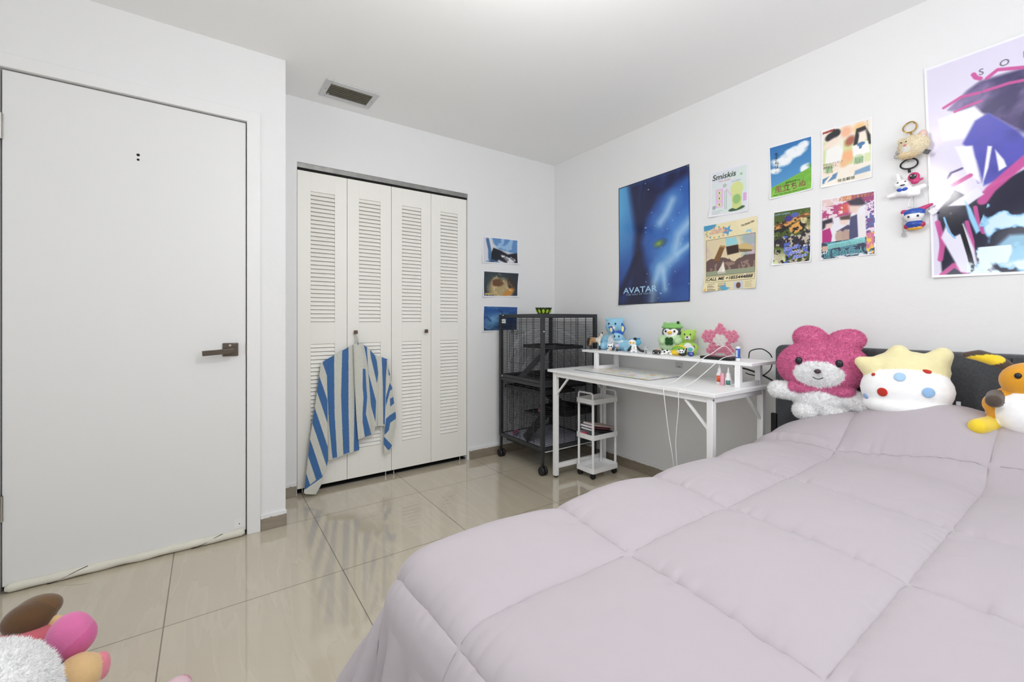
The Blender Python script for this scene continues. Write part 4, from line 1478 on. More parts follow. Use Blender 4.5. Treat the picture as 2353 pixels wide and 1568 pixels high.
def p_mint(U, V, asp):
    c = Canvas(U, V, asp, (232, 230, 238))
    k = (c.x > .05) & (c.x < .955) & (c.y > .05) & (c.y < asp - .05)
    c.mix(k * 1.0, (222, 222, 234))
    c.mix(k * np.clip(fbm(c.x * 2, c.y * 2, 3) * 1.5 - .2, 0, 1), (212, 232, 216))
    c.rect(.16, .50, .36, .98, (226, 190, 222)); c.rect(.87, .72, .955, .92, (216, 170, 216))
    c.line([(.45, .55), (.60, .75)], .03, (226, 200, 222))
    c.ell(.71, 1.08, .21, .05, (70, 96, 70), .1, -6)
    c.poly([(.58, .66), (.60, 1.05), (.70, 1.09), (.83, 1.04), (.84, .66)], (206, 216, 140))
    c.ell(.71, .58, .16, .17, (214, 222, 150), .06)
    c.ell(.71, .84, .10, .12, (150, 190, 120), .3)
    for y in (.60, .74, .90): c.ell(.26, y, .05, .055, (222, 226, 176), .1); c.ell(.26, y, .014, .03, (74, 108, 70), .3)
    c.rect(.405, .56, .415, 1.05, (96, 130, 98)); c.rect(.445, .56, .455, 1.05, (96, 130, 98))
    c.star(.40, .44, .06, (60, 96, 60), -80); c.star(.40, .44, .035, (222, 230, 222), -80); c.star(.82, .24, .05, (110, 180, 110), -70, .3)
    for i in range(46):
        a = i / 46 * 15
        r = .004 + .0035 * a
        c.ell(.12 + r * math.cos(a), .96 + r * math.sin(a), .006, .006, (60, 80, 64), .3)
    for i, y in enumerate((1.06, 1.10, 1.14)): c.line([(.08, y), (.34 - .05 * i, y)], .006, (150, 160, 150))
    return c


sheet('poster', [(1.453, 1.957), (1.225, 1.953), (1.228, 1.676), (1.457, 1.684)], 'X', 'pale mint and lilac poster reading Smiskis, above the cream travel poster', 'poster', 120, 140, p_mint,
      [('Smiskis', .07, .21, .2, (52, 70, 54), {'width': .62, 'shear': .15, 'offset': .008}), ('bed series', .25, .27, .06, (214, 140, 170), {'width': .30}), ('スミスキー', .58, .335, .05, (110, 130, 150), {'width': .26})],
      curl=(0, 0, .006, .012))


def p_travel(U, V, asp):
    c = Canvas(U, V, asp, (232, 220, 178))
    c.ell(.02, .02, .22, .08, (70, 150, 190), .2); c.star(.46, .16, .11, (84, 160, 206), -60); c.star(.72, .06, .08, (226, 176, 70), 90); c.star(.86, .20, .10, (150, 200, 220), -80)
    for i in range(14):
        a = i / 14 * 2 * math.pi
        c.star(.25 + .21 * math.cos(a), .16 + .095 * math.sin(a), .028, [(226, 160, 70), (90, 160, 200), (214, 130, 130), (120, 170, 130)][i % 4])
    c.poly([(.62, .0), (1, .0), (1, .20), (.74, .22), (.66, .14)], (236, 224, 184))
    c.rect(.03, .285, .97, .99, (52, 44, 40)); x0, y0, x1, y1 = .036, .292, .964, .984
    k = (c.x > x0) & (c.x < x1) & (c.y > y0) & (c.y < y1)
    c.mix(k * 1.0, (222, 206, 170))
    n = fbm(c.x * 3.2, c.y * 3.6, 5)
    c.mix(k * np.clip((n - .42) * 4, 0, 1) * (c.x > .5), (120, 168, 178)); c.mix(k * np.clip((n - .55) * 5, 0, 1), (206, 176, 186))
    c.mix(k * ((c.y > .78 - .10 * np.abs(np.sin(c.x * 4.6 + .4)) - .06 * fbm(c.x * 14, c.y * 3, 2)) & (c.y < .90)), (104, 82, 80))
    c.mix(k * ((c.y > .80 - .08 * fbm(c.x * 18, 0 * c.y, 4)) & (c.y < .90)) * (fbm(c.x * 22, c.y * 14, 6) > .52), (150, 124, 112))
    c.mix(k * (c.y > .895), (150, 158, 132))
    c.poly([(.30, .93), (.38, .72), (.42, .93)], (240, 236, 222)); c.poly([(.26, .93), (.36, .78), (.36, .93)], (226, 220, 206)); c.poly([(.26, .935), (.44, .935), (.42, .955), (.28, .955)], (206, 196, 180))
    c.poly([(.18, .70), (.32, .42), (.42, .44), (.30, .72)], (128, 92, 56), 1, .01); c.poly([(.32, .42), (.42, .44), (.41, .47), (.31, .45)], (176, 140, 92))
    c.poly([(.64, .47), (.80, .44), (.93, .52), (.92, .59), (.70, .56)], (206, 180, 124), 1, .01); c.poly([(.66, .53), (.92, .58), (.90, .61), (.70, .60)], (120, 102, 66))
    c.poly([(.42, .30), (.62, .31), (.66, .44), (.44, .45)], (150, 206, 216), 1, .02); c.poly([(.43, .46), (.66, .45), (.68, .60), (.46, .62)], (58, 40, 36), 1, .02)
    c.rect(.03, 1.00, .97, 1.11, (52, 44, 40)); c.rect(.036, 1.006, .964, 1.104, (238, 226, 184))
    for i in range(11): c.line([(.08, 1.14 + .015 * i), (.16 + .08 * _hash(np.float64(i), np.float64(3), 1), 1.14 + .015 * i)], .0035, (70, 60, 56)); c.line([(.28, 1.14 + .015 * i), (.36 + .08 * _hash(np.float64(i), np.float64(8), 1), 1.14 + .015 * i)], .0035, (70, 60, 56))
    c.star(.40, 1.25, .12, (84, 170, 210), -80, .42, .9)
    c.rect(.58, 1.13, .76, 1.26, (198, 204, 220)); c.ell(.67, 1.20, .045, .055, (110, 76, 60), .2)
    for i in range(4): c.line([(.80, 1.15 + .03 * i), (.93, 1.14 + .03 * i)], .005, (170, 150, 120))
    c.star(.02, 1.30, .10, (232, 180, 70), -70)
    return c


sheet('poster', [(1.490, 1.636), (1.178, 1.640), (1.183, 1.243), (1.488, 1.239)], 'X', 'cream poster of mountains and a sailboat reading CALL ME, below the mint poster', 'poster', 150, 190, p_travel,
      [('CALL ME +1855444888', .05, .845, .08, (44, 36, 36), {'width': .89, 'shear': .25, 'offset': .02}), ('CALL ME IF', .15, .105, .06, (216, 150, 150), {'width': .26, 'offset': .02}),
       ('YOU GET LOST', .10, .145, .06, (216, 150, 150), {'width': .36, 'offset': .02}), ('The Estate Sale', .72, .11, .05, (52, 48, 44), {'width': .24, 'offset': .015, 'ang': 12})],
      curl=(.006, .006, .018, .024), bow=.002)


def p_sky(U, V, asp):
    c = Canvas(U, V, asp, (46, 112, 176))
    c.mix(np.clip(c.y / asp * 1.0, 0, 1), (96, 160, 206))
    n = fbm(c.x * 3.0 + .3, c.y * 3.2, 7)
    for cx, cy, rx, ry in ((.62, .30, .36, .17), (.30, .46, .30, .22), (.82, .18, .18, .13), (.15, .66, .2, .12), (.86, .80, .18, .16)):
        d = np.hypot((c.x - cx) / rx, (c.y - cy) / ry) + (n - .5) * 1.1
        c.mix(np.clip((1 - d) * 3, 0, 1), (236, 240, 244))
        c.mix(np.clip((1 - d) * 2, 0, 1) * (fbm(c.x * 8, c.y * 8, 5) > .56) * .4, (190, 206, 222))
    c.mix(np.clip((c.x - .82 + (c.y - .85) * .2 + (n - .5) * .3) * 9, 0, 1) * (c.y > .70), (70, 140, 92))
    g = 1.08 - .30 * c.x ** 1.1
    c.mix((c.y > g) * 1.0, (124, 186, 70)); c.mix((c.y > g) * np.clip(fbm(c.x * 9, c.y * 24, 3) * 1.4 - .3, 0, 1), (96, 164, 48)); c.mix((c.y > g + .12) * np.clip((n - .4) * 2, 0, 1), (150, 204, 90))
    return print_white(c, .03)


sheet('poster', [(1.120, 1.999), (.913, 1.994), (.911, 1.722), (1.110, 1.715)], 'X', 'blue sky and green hill poster with Japanese lettering, upper left of four', 'poster', 130, 170, p_sky,
      [('生きねば。', .14, .21, .105, (22, 26, 34), {'vertical': True, 'offset': .03}), ('宮崎 駿 監督作品', .38, .775, .05, (40, 46, 34), {'width': .34}), ('風立ちぬ', .12, .90, .2, (128, 66, 60), {'width': .74, 'offset': .02, 'outline': (196, 214, 120)}), ('堀越二郎と堀辰雄に敬意を込めて。', .08, .955, .03, (40, 60, 30), {'width': .8})],
      curl=(0, 0, .006, .010), group='small posters in two rows')


def p_pastel(U, V, asp):
    c = Canvas(U, V, asp, (238, 230, 216))
    c.mix(np.clip(fbm(c.x * 2.2, c.y * 2.2, 5) * 2.4 - .9, 0, 1), (242, 208, 184))
    c.rect(.04, .30, .16, 1.0, (206, 222, 168)); c.rect(.44, .36, .66, .98, (208, 220, 160)); c.rect(.86, .40, .97, 1.0, (214, 224, 176))
    c.poly([(.03, .05), (.28, .02), (.28, .08), (.03, .10)], (160, 60, 56))
    c.ell(.50, .18, .11, .13, (240, 184, 150), .8); c.ell(.76, .17, .12, .12, (240, 196, 140), .8); c.ell(.58, .42, .09, .12, (170, 96, 76), .7, 30); c.ell(.54, .78, .13, .16, (238, 176, 128), .8); c.ell(.46, .92, .08, .09, (232, 186, 140), .8)
    c.ell(.22, .20, .145, .10, (30, 30, 36), .35, -20); c.ell(.30, .14, .09, .09, (30, 30, 36), .4); c.ell(.20, .36, .20, .08, (240, 222, 206), .6, -30)
    c.poly([(.10, .50), (.36, .44), (.44, .60), (.40, .86), (.08, .84)], (240, 238, 234), 1, .03)
    c.poly([(.70, .18), (.86, .16), (.96, .40), (.98, .62), (.92, .60), (.88, .34), (.76, .30), (.72, .56), (.64, .58)], (28, 28, 34), 1, .03); c.poly([(.74, .28), (.88, .26), (.90, .48), (.80, .46)], (244, 228, 214), 1, .05)
    c.poly([(.62, .56), (.92, .52), (.96, .80), (.64, .82)], (242, 240, 236), 1, .03)
    c.ell(.79, .56, .075, .045, (70, 116, 166), .3, -5); c.ell(.78, .62, .03, .05, (70, 116, 166), .3, 10)
    c.ell(.16, .96, .12, .11, (198, 216, 176), .15); c.ell(.74, .90, .11, .11, (198, 216, 176), .15)
    c.poly([(.02, 1.20), (.34, 1.10), (.30, 1.24), (.02, 1.32)], (70, 120, 170), .9, .03); c.poly([(.68, 1.16), (.96, 1.10), (.97, 1.24), (.66, 1.26)], (110, 150, 190), .9, .03)
    c.line([(.26, .92), (.20, 1.16), (.10, 1.28)], .035, (244, 226, 206), 1, .5)
    return print_white(c, .025)


sheet('poster', [(.873, 1.999), (.672, 1.994), (.674, 1.717), (.874, 1.717)], 'X', 'pastel cream and green poster with black ink shapes, upper right of four', 'poster', 130, 170, p_pastel,
      [('お待たせいたしました', .04, .625, .06, (150, 100, 90), {'width': .40}), ('連載復活です。', .04, .675, .06, (150, 100, 90), {'width': .30}), ('君', .08, .76, .17, (120, 160, 120), {'width': .17}), ('届', .66, .71, .17, (120, 160, 120), {'width': .17}),
       ('椎名軽穂', .34, .955, .08, (110, 116, 96), {'width': .34, 'offset': .01, 'outline': (240, 236, 220)}), ('とくべつふろく', .895, .06, .045, (150, 110, 100), {'vertical': True})],
      curl=(.004, 0, .006, .008), group='small posters in two rows')


def p_olive(U, V, asp):
    c = Canvas(U, V, asp, (74, 92, 38))
    for i in range(26):
        x, y = _hash(np.float64(i), np.float64(1), 2), _hash(np.float64(i), np.float64(2), 5) * asp
        c.line([(x, y), (x + .05, y - .10)], .006, (150, 166, 90), .8)
    c.mix(np.clip((c.y - 1.05) * 3, 0, 1) * (c.x < .35), (196, 206, 150))
    c.poly([(.02, .42), (.30, .34), (.60, .24), (.92, .16), (.98, .24), (.70, .34), (.36, .48), (.06, .54)], (206, 150, 84), 1, .02)
    c.mix(inpoly(c.x, c.y, [(.02, .42), (.92, .16), (.98, .24), (.06, .54)]) * (fbm(c.x * 9, c.y * 14, 3) > .56), (120, 70, 40))
    c.poly([(.05, .56), (.40, .48), (.70, .36), (.66, .46), (.30, .58), (.08, .62)], (40, 30, 32), 1, .02)
    c.ell(.42, .26, .11, .09, (66, 54, 130), .4); c.ell(.58, .18, .10, .07, (80, 96, 176), .4)
    c.poly([(.42, .50), (.66, .38), (.82, .40), (.80, .62), (.60, .72), (.46, .66)], (220, 160, 80), 1, .04)
    c.mix(inpoly(c.x, c.y, [(.72, .28), (1, .34), (1, .80), (.80, .74)]) * np.clip(fbm(c.x * 20 + c.y * 4, c.y * 6, 6) * 2 - .3, 0, 1), (214, 196, 150))
    c.poly([(.02, .86), (.30, .76), (.60, .80), (.90, .66), (1, .70), (1, 1.1), (.5, 1.2), (.04, 1.0)], (48, 44, 62), 1, .05)
    c.mix((fbm(c.x * 10, c.y * 10, 9) > .56) * (c.y > .72), (190, 178, 160)); c.mix((fbm(c.x * 7, c.y * 9, 14) > .55) * (c.y > .74) * (c.x > .3), (84, 106, 190))
    c.mix((fbm(c.x * 15, c.y * 12, 19) > .60) * (c.y > .3), (34, 30, 34))
    return print_white(c, .03)


sheet('poster', [(1.097, 1.645), (.916, 1.639), (.918, 1.358), (1.100, 1.358)], 'X', 'olive, gold and violet comic cover print numbered 11, lower left of four', 'poster', 120, 180, p_olive,
      [('JUMP COMICS', .06, .08, .06, (150, 196, 220), {'width': .40, 'offset': .015}), ('Steel', .30, .76, .14, (110, 130, 220), {'width': .40, 'shear': .3, 'offset': .03, 'ang': 10, 'outline': (236, 236, 240)}), ('Ball', .42, .84, .12, (110, 130, 220), {'width': .34, 'shear': .3, 'offset': .03, 'ang': 10, 'outline': (236, 236, 240)}), ('Run', .52, .92, .14, (110, 130, 220), {'width': .40, 'shear': .3, 'offset': .03, 'ang': 8, 'outline': (236, 236, 240)}), ('#11', .80, .71, .1, (236, 236, 236), {'width': .16, 'offset': .02, 'outline': (24, 24, 40)})],
      curl=(0, 0, .010, .012), group='small posters in two rows')


def p_mag(U, V, asp):
    c = Canvas(U, V, asp, (226, 224, 232))
    c.rect(.03, .03, .40, .20, (224, 196, 190)); c.rect(.36, .02, .62, .13, (196, 110, 64)); c.rect(.60, .03, .97, .22, (150, 60, 110))
    c.poly([(.03, .20), (.40, .17), (.62, .12), (.78, .14), (.56, .44), (.03, .48)], (176, 66, 120), 1, .02); c.poly([(.36, .22), (.56, .16), (.52, .38), (.34, .42)], (206, 90, 84), 1, .03)
    c.mix((fbm(c.x * 14, c.y * 22, 3) > .57) * (c.y < .50) * (c.x < .42), (230, 214, 222))
    c.rect(.82, .22, .97, 1.0, (110, 70, 130)); c.mix((fbm(c.x * 16, c.y * 22, 8) > .52) * (c.x > .82) * (c.y > .2) * (c.y < 1), (226, 210, 226)); c.mix((fbm(c.x * 12, c.y * 14, 5) > .56) * (c.x > .82) * (c.y > .4), (70, 96, 160))
    c.poly([(.50, .14), (.74, .10), (.84, .26), (.70, .30), (.56, .24)], (46, 36, 58), 1, .05); c.poly([(.52, .24), (.74, .28), (.66, .44), (.54, .40)], (228, 200, 190), 1, .06)
    c.poly([(.03, .50), (.22, .46), (.24, .58), (.03, .70)], (44, 36, 54), 1, .04); c.poly([(.10, .58), (.24, .56), (.20, .68), (.08, .70)], (226, 200, 192), 1, .04); c.poly([(.03, .72), (.18, .68), (.22, .86), (.20, 1.02), (.03, 1.02)], (176, 40, 120), 1, .02)
    c.poly([(.36, .46), (.56, .44), (.56, .56), (.38, .54)], (88, 62, 60), 1, .04); c.poly([(.36, .54), (.54, .56), (.48, .66), (.38, .62)], (230, 204, 192), 1, .04); c.poly([(.30, .78), (.52, .66), (.58, .74), (.40, .86)], (70, 66, 100), 1, .02); c.ell(.36, .90, .08, .14, (186, 160, 146), .3); c.ell(.48, .90, .08, .14, (180, 152, 140), .3)
    c.poly([(.56, .50), (.68, .46), (.70, .96), (.54, 1.0), (.54, .70)], (66, 66, 108), 1, .02); c.poly([(.68, .44), (.82, .50), (.84, .98), (.70, 1.0)], (226, 222, 224), 1, .02)
    c.rect(.03, .99, .97, 1.32, (84, 132, 150)); c.mix((fbm(c.x * 12, c.y * 16, 12) > .5) * (c.y > .99), (54, 60, 84)); c.rect(.03, 1.08, .14, 1.20, (206, 170, 150)); c.poly([(.14, 1.04), (.82, .98), (.82, 1.10), (.14, 1.16)], (130, 204, 206))
    c.rect(.84, .90, .97, 1.24, (206, 110, 150)); c.mix((fbm(c.x * 18, c.y * 18, 4) > .54) * (c.x > .84) * (c.y > .9), (236, 190, 80))
    return print_white(c, .02)


sheet('poster', [(.877, 1.662), (.660, 1.656), (.660, 1.363), (.877, 1.360)], 'X', 'crowded purple and teal manga magazine cover numbered 27, lower right of four', 'poster', 140, 180, p_mag,
      [('別冊', .38, .085, .1, (250, 226, 190), {'width': .20, 'offset': .02}), ('少年マガジン', .61, .075, .08, (240, 190, 90), {'width': .36, 'offset': .02}), ('の輪を集める!', .15, .825, .1, (160, 232, 228), {'width': .66, 'offset': .02, 'ang': 4, 'outline': (40, 60, 90)}), ('27', .045, .895, .1, (240, 232, 226), {'width': .10, 'offset': .03, 'outline': (60, 40, 40)}),
       ('進撃の巨人', .06, .965, .2, (112, 184, 196), {'width': .76, 'offset': .02, 'outline': (24, 34, 52)}), ('フックカバー', .885, .66, .06, (246, 222, 96), {'vertical': True, 'offset': .02})],
      curl=(0, .003, .006, .003), group='small posters in two rows')


def p_violet(U, V, asp):
    c = Canvas(U, V, asp, (222, 216, 236))

    def q(*P):
        o_ = []
        for a, b in P:
            tp = 265 - .39 * (a - 250); bt = 1510 - .07 * (a - 250)
            o_.append(((a - 250) / 1040, (b - tp) / (bt - tp) * asp))
        return o_
    x, y = c.x, c.y
    hair = q((400, 500), (520, 380), (600, 320), (900, 220), (1300, 240), (1300, 760), (900, 660), (780, 600), (640, 520))
    c.poly(hair, (62, 54, 100), 1, .03)
    c.mix(inpoly(x, y, hair) * np.clip(fbm(x * 5 + y * 6, y * 2 - x * 5, 4) * 2.2 - .8, 0, 1), (150, 130, 176))
    c.poly(q((330, 560), (560, 470), (610, 520), (540, 660), (360, 690)), (238, 236, 244), 1, .02)
    c.poly(q((560, 560), (640, 510), (780, 600), (900, 720), (1000, 760), (860, 800), (760, 880), (600, 950), (560, 800), (480, 700)), (84, 84, 182), 1, .02)
    c.mix(inpoly(x, y, q((480, 640), (860, 600), (860, 860), (560, 940))) * np.clip(fbm(x * 5, y * 4, 8) * 2 - 1, 0, 1), (60, 62, 140))
    c.poly(q((430, 720), (540, 710), (580, 930), (500, 880)), (240, 238, 246), 1, .015)
    c.poly(q((630, 710), (655, 710), (630, 840), (590, 950)), (238, 238, 246), 1, .01); c.poly(q((672, 730), (720, 790), (735, 830), (690, 860)), (238, 238, 246), 1, .01)
    navy = q((320, 1500), (300, 1120), (420, 980), (520, 1030), (640, 960), (844, 840), (1300, 700), (1300, 1500))
    c.poly(navy, (28, 28, 54), 1, .015)
    for P, w_ in ((q((300, 1060), (380, 970), (520, 890)), .020), (q((590, 1040), (640, 970), (760, 860), (900, 730)), .040), (q((545, 1080), (560, 1180), (590, 1230)), .016), (q((320, 1490), (400, 1430), (470, 1470)), .022), (q((300, 1180), (330, 1300), (310, 1400)), .022), (q((490, 1170), (520, 1290), (520, 1350)), .016),
                  (q((370, 490), (480, 420), (590, 390)), .014), (q((560, 280), (575, 300), (600, 305)), .018), (q((640, 300), (700, 250), (850, 235)), .016), (q((440, 510), (520, 470), (600, 440)), .012), (q((620, 380), (760, 330), (900, 300)), .014)):
        c.line(P, w_, (200, 82, 152), .95, .35)
    c.line(q((330, 980), (400, 880), (470, 850)), .012, (70, 56, 110), .9, .5)
    c.poly(q((370, 1080), (480, 1010), (560, 960), (600, 1000), (500, 1070)), (228, 226, 240), 1, .012)
    c.poly(q((320, 1270), (390, 1120), (470, 1180), (530, 1330), (560, 1480), (440, 1470)), (228, 226, 242), 1, .015)
    c.poly(q((345, 1150), (400, 1120), (470, 1150), (450, 1240), (400, 1265)), (20, 22, 42), 1, .012); c.line(q((345, 1150), (370, 1230), (410, 1268)), .008, (130, 190, 232), 1, .4)
    c.line(q((450, 1200), (500, 1370), (525, 1480)), .018, (18, 18, 30), 1, .3)
    c.poly(q((480, 1040), (520, 1090), (570, 1220), (545, 1240), (505, 1150)), (150, 206, 240), 1, .012)
    lower = q((560, 1200), (640, 1010), (740, 900), (844, 860), (1300, 760), (1300, 1500), (520, 1500))
    n = fbm(x * 7, y * 7, 21)
    c.mix(np.clip((n - .53) * 18, 0, 1) * inpoly(x, y, lower), (146, 200, 234))
    c.mix(np.clip((n - .60) * 18, 0, 1) * inpoly(x, y, lower), (206, 232, 246))
    c.poly(q((640, 1330), (740, 1240), (860, 1230), (830, 1380), (600, 1430), (560, 1380)), (150, 202, 230), .9, .03)
    c.mix(np.clip((fbm(x * 9, y * 9, 3) - .55) * 14, 0, 1) * (y > 1.62) * (x > .22), (226, 242, 250))
    e = np.minimum(np.minimum(c.x, 1 - c.x), np.minimum(c.y, asp - c.y))
    c.mix((e < .018).astype(float), (240, 240, 246))
    return c


sheet('poster', [(.498, 2.126), (.020, 2.132), (.014, 1.233), (.472, 1.242)], 'X', 'large glossy lavender and navy poster with magenta streaks, cropped by the right frame edge', 'poster', 220, 330, p_violet,
      [('S', .33, .115, .07, (120, 112, 130), {}), ('O', .445, .108, .07, (120, 112, 130), {}), ('L', .57, .100, .07, (120, 112, 130), {}), ('O', .69, .095, .07, (120, 112, 130), {})],
      m='gloss', curl=(.0, 0, .0, .010), lift=.004, bow=.003)

# ------------------------------------------------------------------ keychains hanging on the wall
def ring(c, r, t, mt, name, parent, tilt=0, sq=1.0):
    return MB().tube([Vector(c) + Vector((.004 * math.sin(a / 24 * 4 * math.pi), r * sq * math.cos(a / 24 * 2 * math.pi), r * math.sin(a / 24 * 2 * math.pi))) for a in range(24)], t, 8, closed=True).build(name, mt, parent)


def hookpin(parent, z):
    MB().tube([(-.001, 0, z), (-.012, 0, z), (-.016, 0, z + .006)], .0015, 8).build('hook_pin', M['steel'], parent)


k1 = thing('plush_keychain', (XP, .530, 1.805), 'cream plush animal keychain with gold ring, top one beside the lavender poster', 'keychain', group='keychains on the wall')
hookpin(k1, .105)
ring((-.014, .012, .090), .022, .0028, M['gold'], 'key_ring', k1)
MB().tube([(-.014, .008, .068), (-.02, .006, .055), (-.022, 0, .040)], .0035, 8).build('clasp', M['gold'], k1)
b_ = blob('body', [('e', (-.036, -.006, .0), (.034, .050, .044), None, (236, 224, 196)), ('e', (-.036, -.034, .040), (.014, .014, .016), None, (236, 210, 200)), ('e', (-.038, .034, .030), (.012, .012, .012), None, (236, 224, 196)), ('e', (-.04, .01, -.034), (.022, .036, .016), None, (232, 214, 178))], .003, M['fur'], k1,
          paint=[((-.070, .016, -.016), (.02, .017, .013), None, (240, 238, 232)), ((-.068, .016, .002), (.02, .006, .005), None, (220, 140, 150))], fur=(5000, .006, .0005, .5))
for y in (.028, .012): feat('eye', (-.066, y, .016), (.003, .003, .003), (50, 40, 40), b_)
MB().box((-.040, -.048, -.040), (.002, .020, .018), rotm(30, 0, 0), 0, (30, 30, 32)).build('tag', M['matte'], k1)
for i, (y, z) in enumerate(((.044, .012), (.050, -.006), (.056, -.022), (.044, -.016))):
    MB().ell((-.012, y, z), (.004, .010, .010)).build('clear_charm', M['clear'], k1)

k2 = thing('bunny_keychain', (XP, .548, 1.640), 'white rabbit keychain with blue bow tie and black clip, middle one on the wall', 'keychain', group='keychains on the wall')
hookpin(k2, .110)
ring((-.014, -.004, .098), .021, .0034, M['blackpl'], 'clip_ring', k2, sq=1.35)
MB().tube([(-.014, -.004, .075), (-.016, -.006, .060)], .005, 8).build('swivel', M['blackpl'], k2)
b_ = blob('body', [('e', (-.026, .012, .012), (.022, .034, .022), None, WHT), ('e', (-.024, .002, -.022), (.020, .040, .020), None, WHT), ('c', (-.022, .035, -.025), (-.022, .062, -.030), .012, .009, WHT), ('c', (-.026, -.024, -.020), (-.028, -.052, -.012), .015, .011, WHT), ('c', (-.028, -.010, -.035), (-.03, -.034, -.038), .014, .011, WHT), ('c', (-.022, .026, .03), (-.020, .032, .056), .009, .008, WHT)], .0028, M['plush'], k2)
for y in (.026, .002): feat('eye', (-.044, y, .018), (.003, .004, .003), (60, 40, 46), b_)
feat('mouth', (-.047, .010, .004), (.003, .009, .003), (40, 30, 34), b_)
for s_ in (1, -1): feat('bow_tie', (-.044, .012 + .009 * s_, -.014), (.005, .010, .007), (36, 80, 186), k2, rotm(14 * s_, 0, 0))
b3_ = blob('charm', [('e', (-.044, -.026, .030), (.014, .020, .020), None, (206, 60, 120)), ('e', (-.044, -.030, .010), (.011, .014, .012), None, (206, 60, 120)), ('c', (-.044, -.038, .012), (-.044, -.052, .016), .006, .005, (206, 60, 120))], .002, M['matte'], k2, paint=[((-.060, -.026, .030), (.012, .013, .012), None, (34, 32, 36))])
for y in (-.020, -.033): feat('charm_eye', (-.0585, y, .033), (.002, .003, .002), (230, 230, 230), b3_)

k3 = thing('doll_keychain', (XP, .530, 1.495), 'blue and magenta doll keychain with clear beads, lowest one on the wall', 'keychain', group='keychains on the wall')
hookpin(k3, .100)
MB().tube([(-.014, .0, .104), (-.018, .012, .085), (-.022, .016, .055), (-.022, -.004, .050), (-.018, -.002, .085)], .0010, 6, closed=True).build('cord_loop', M['steel'], k3)
b_ = blob('body', [('e', (-.030, -.006, .012), (.022, .032, .026), None, (238, 236, 236)), ('e', (-.028, -.006, .026), (.024, .036, .020), None, (44, 86, 176)), ('c', (-.026, -.020, .034), (-.026, -.060, .052), .013, .006, (198, 60, 116)), ('c', (-.026, .016, .030), (-.026, .030, .036), .014, .010, (198, 60, 116)),
                   ('e', (-.028, -.006, -.022), (.018, .030, .018), None, (40, 74, 160)), ('e', (-.026, -.030, -.026), (.012, .012, .012), None, (176, 44, 80)), ('e', (-.026, .018, -.028), (.012, .012, .012), None, (176, 44, 80)), ('e', (-.026, -.008, -.040), (.014, .026, .008), None, (226, 170, 60))], .0025, M['matte'], k3,
          paint=[((-.052, -.006, .006), (.02, .024, .013), None, (240, 238, 238))])
for y in (.008, -.022): feat('eye', (-.051, y, .008), (.003, .004, .005), (40, 44, 80), b_)
MB().box((-.034, .020, .022), (.004, .022, .012), rotm(40, 0, 0), 0, (232, 232, 232)).build('wing', M['matte'], k3)
MB().box((-.020, -.062, .022), (.002, .020, .024), rotm(-35, 0, 0), 0, (226, 226, 226)).build('tag', M['matte'], k3)
for i in range(8): MB().ell((-.010, .034 - .002 * (i % 2), .010 - i * .010), .005 if i < 7 else .009).build('clear_bead', M['clear'], k3)

# ------------------------------------------------------------------ toys on the raised shelf
SH = SZ + .0008
LB, LG, MG = (154, 206, 230), (174, 214, 96), (192, 222, 176)


def teddy(name, x, y, h, col, label, rz, beltone=WHT):
    t = thing(name, (x, y, SH), label, 'plush toy', rz=R(rz))
    s = h / .235
    def S(*a): return tuple(q * s for q in a)
    P_ = [('e', S(0, 0, .062), S(.052, .060, .064), None, col), ('e', S(-.006, 0, .165), S(.058, .066, .062), None, col),
          ('e', S(.005, .052, .212), S(.012, .018, .018), None, col), ('e', S(.005, -.052, .212), S(.012, .018, .018), None, col),
          ('c', S(-.02, .052, .085), S(-.045, .074, .060), .022 * s, .020 * s, col), ('c', S(-.02, -.052, .085), S(-.045, -.074, .060), .022 * s, .020 * s, col),
          ('c', S(-.02, .040, .024), S(-.080, .056, .026), .025 * s, .026 * s, col), ('c', S(-.02, -.040, .024), S(-.080, -.056, .026), .025 * s, .026 * s, col)]
    b = blob('body', P_, .0042, M['plush'], t, smooth=7, paint=[(S(-.055, 0, .070), S(.032, .042, .045), None, beltone)])
    feat('muzzle', S(-.058, 0, .150), S(.020, .026, .020), (236, 236, 234), t, None, M['plush'])
    feat('nose', S(-.078, 0, .160), S(.006, .010, .007), (40, 66, 130) if col == LB else (40, 60, 40), t)
    for q in (1, -1): feat('eye', S(-.059, .024 * q, .183), S(.005, .006, .008), (28, 34, 60), t)
    MB().tube([S(-.075, .012, .142), S(-.078, .005, .138), S(-.078, -.005, .138), S(-.075, -.012, .142)], .0013, 6, 0, (50, 60, 90)).build('mouth', M['matte'], t)
    return t


teddy('teddy_bear', 2.385, 2.115, .235, LB, 'tall light blue plush bear with white belly at the left of the raised shelf', 24)
teddy('teddy_bear', 2.385, 1.535, .158, LG, 'lime green plush bear with white belly, between the penguin and the pink rose star', 26)

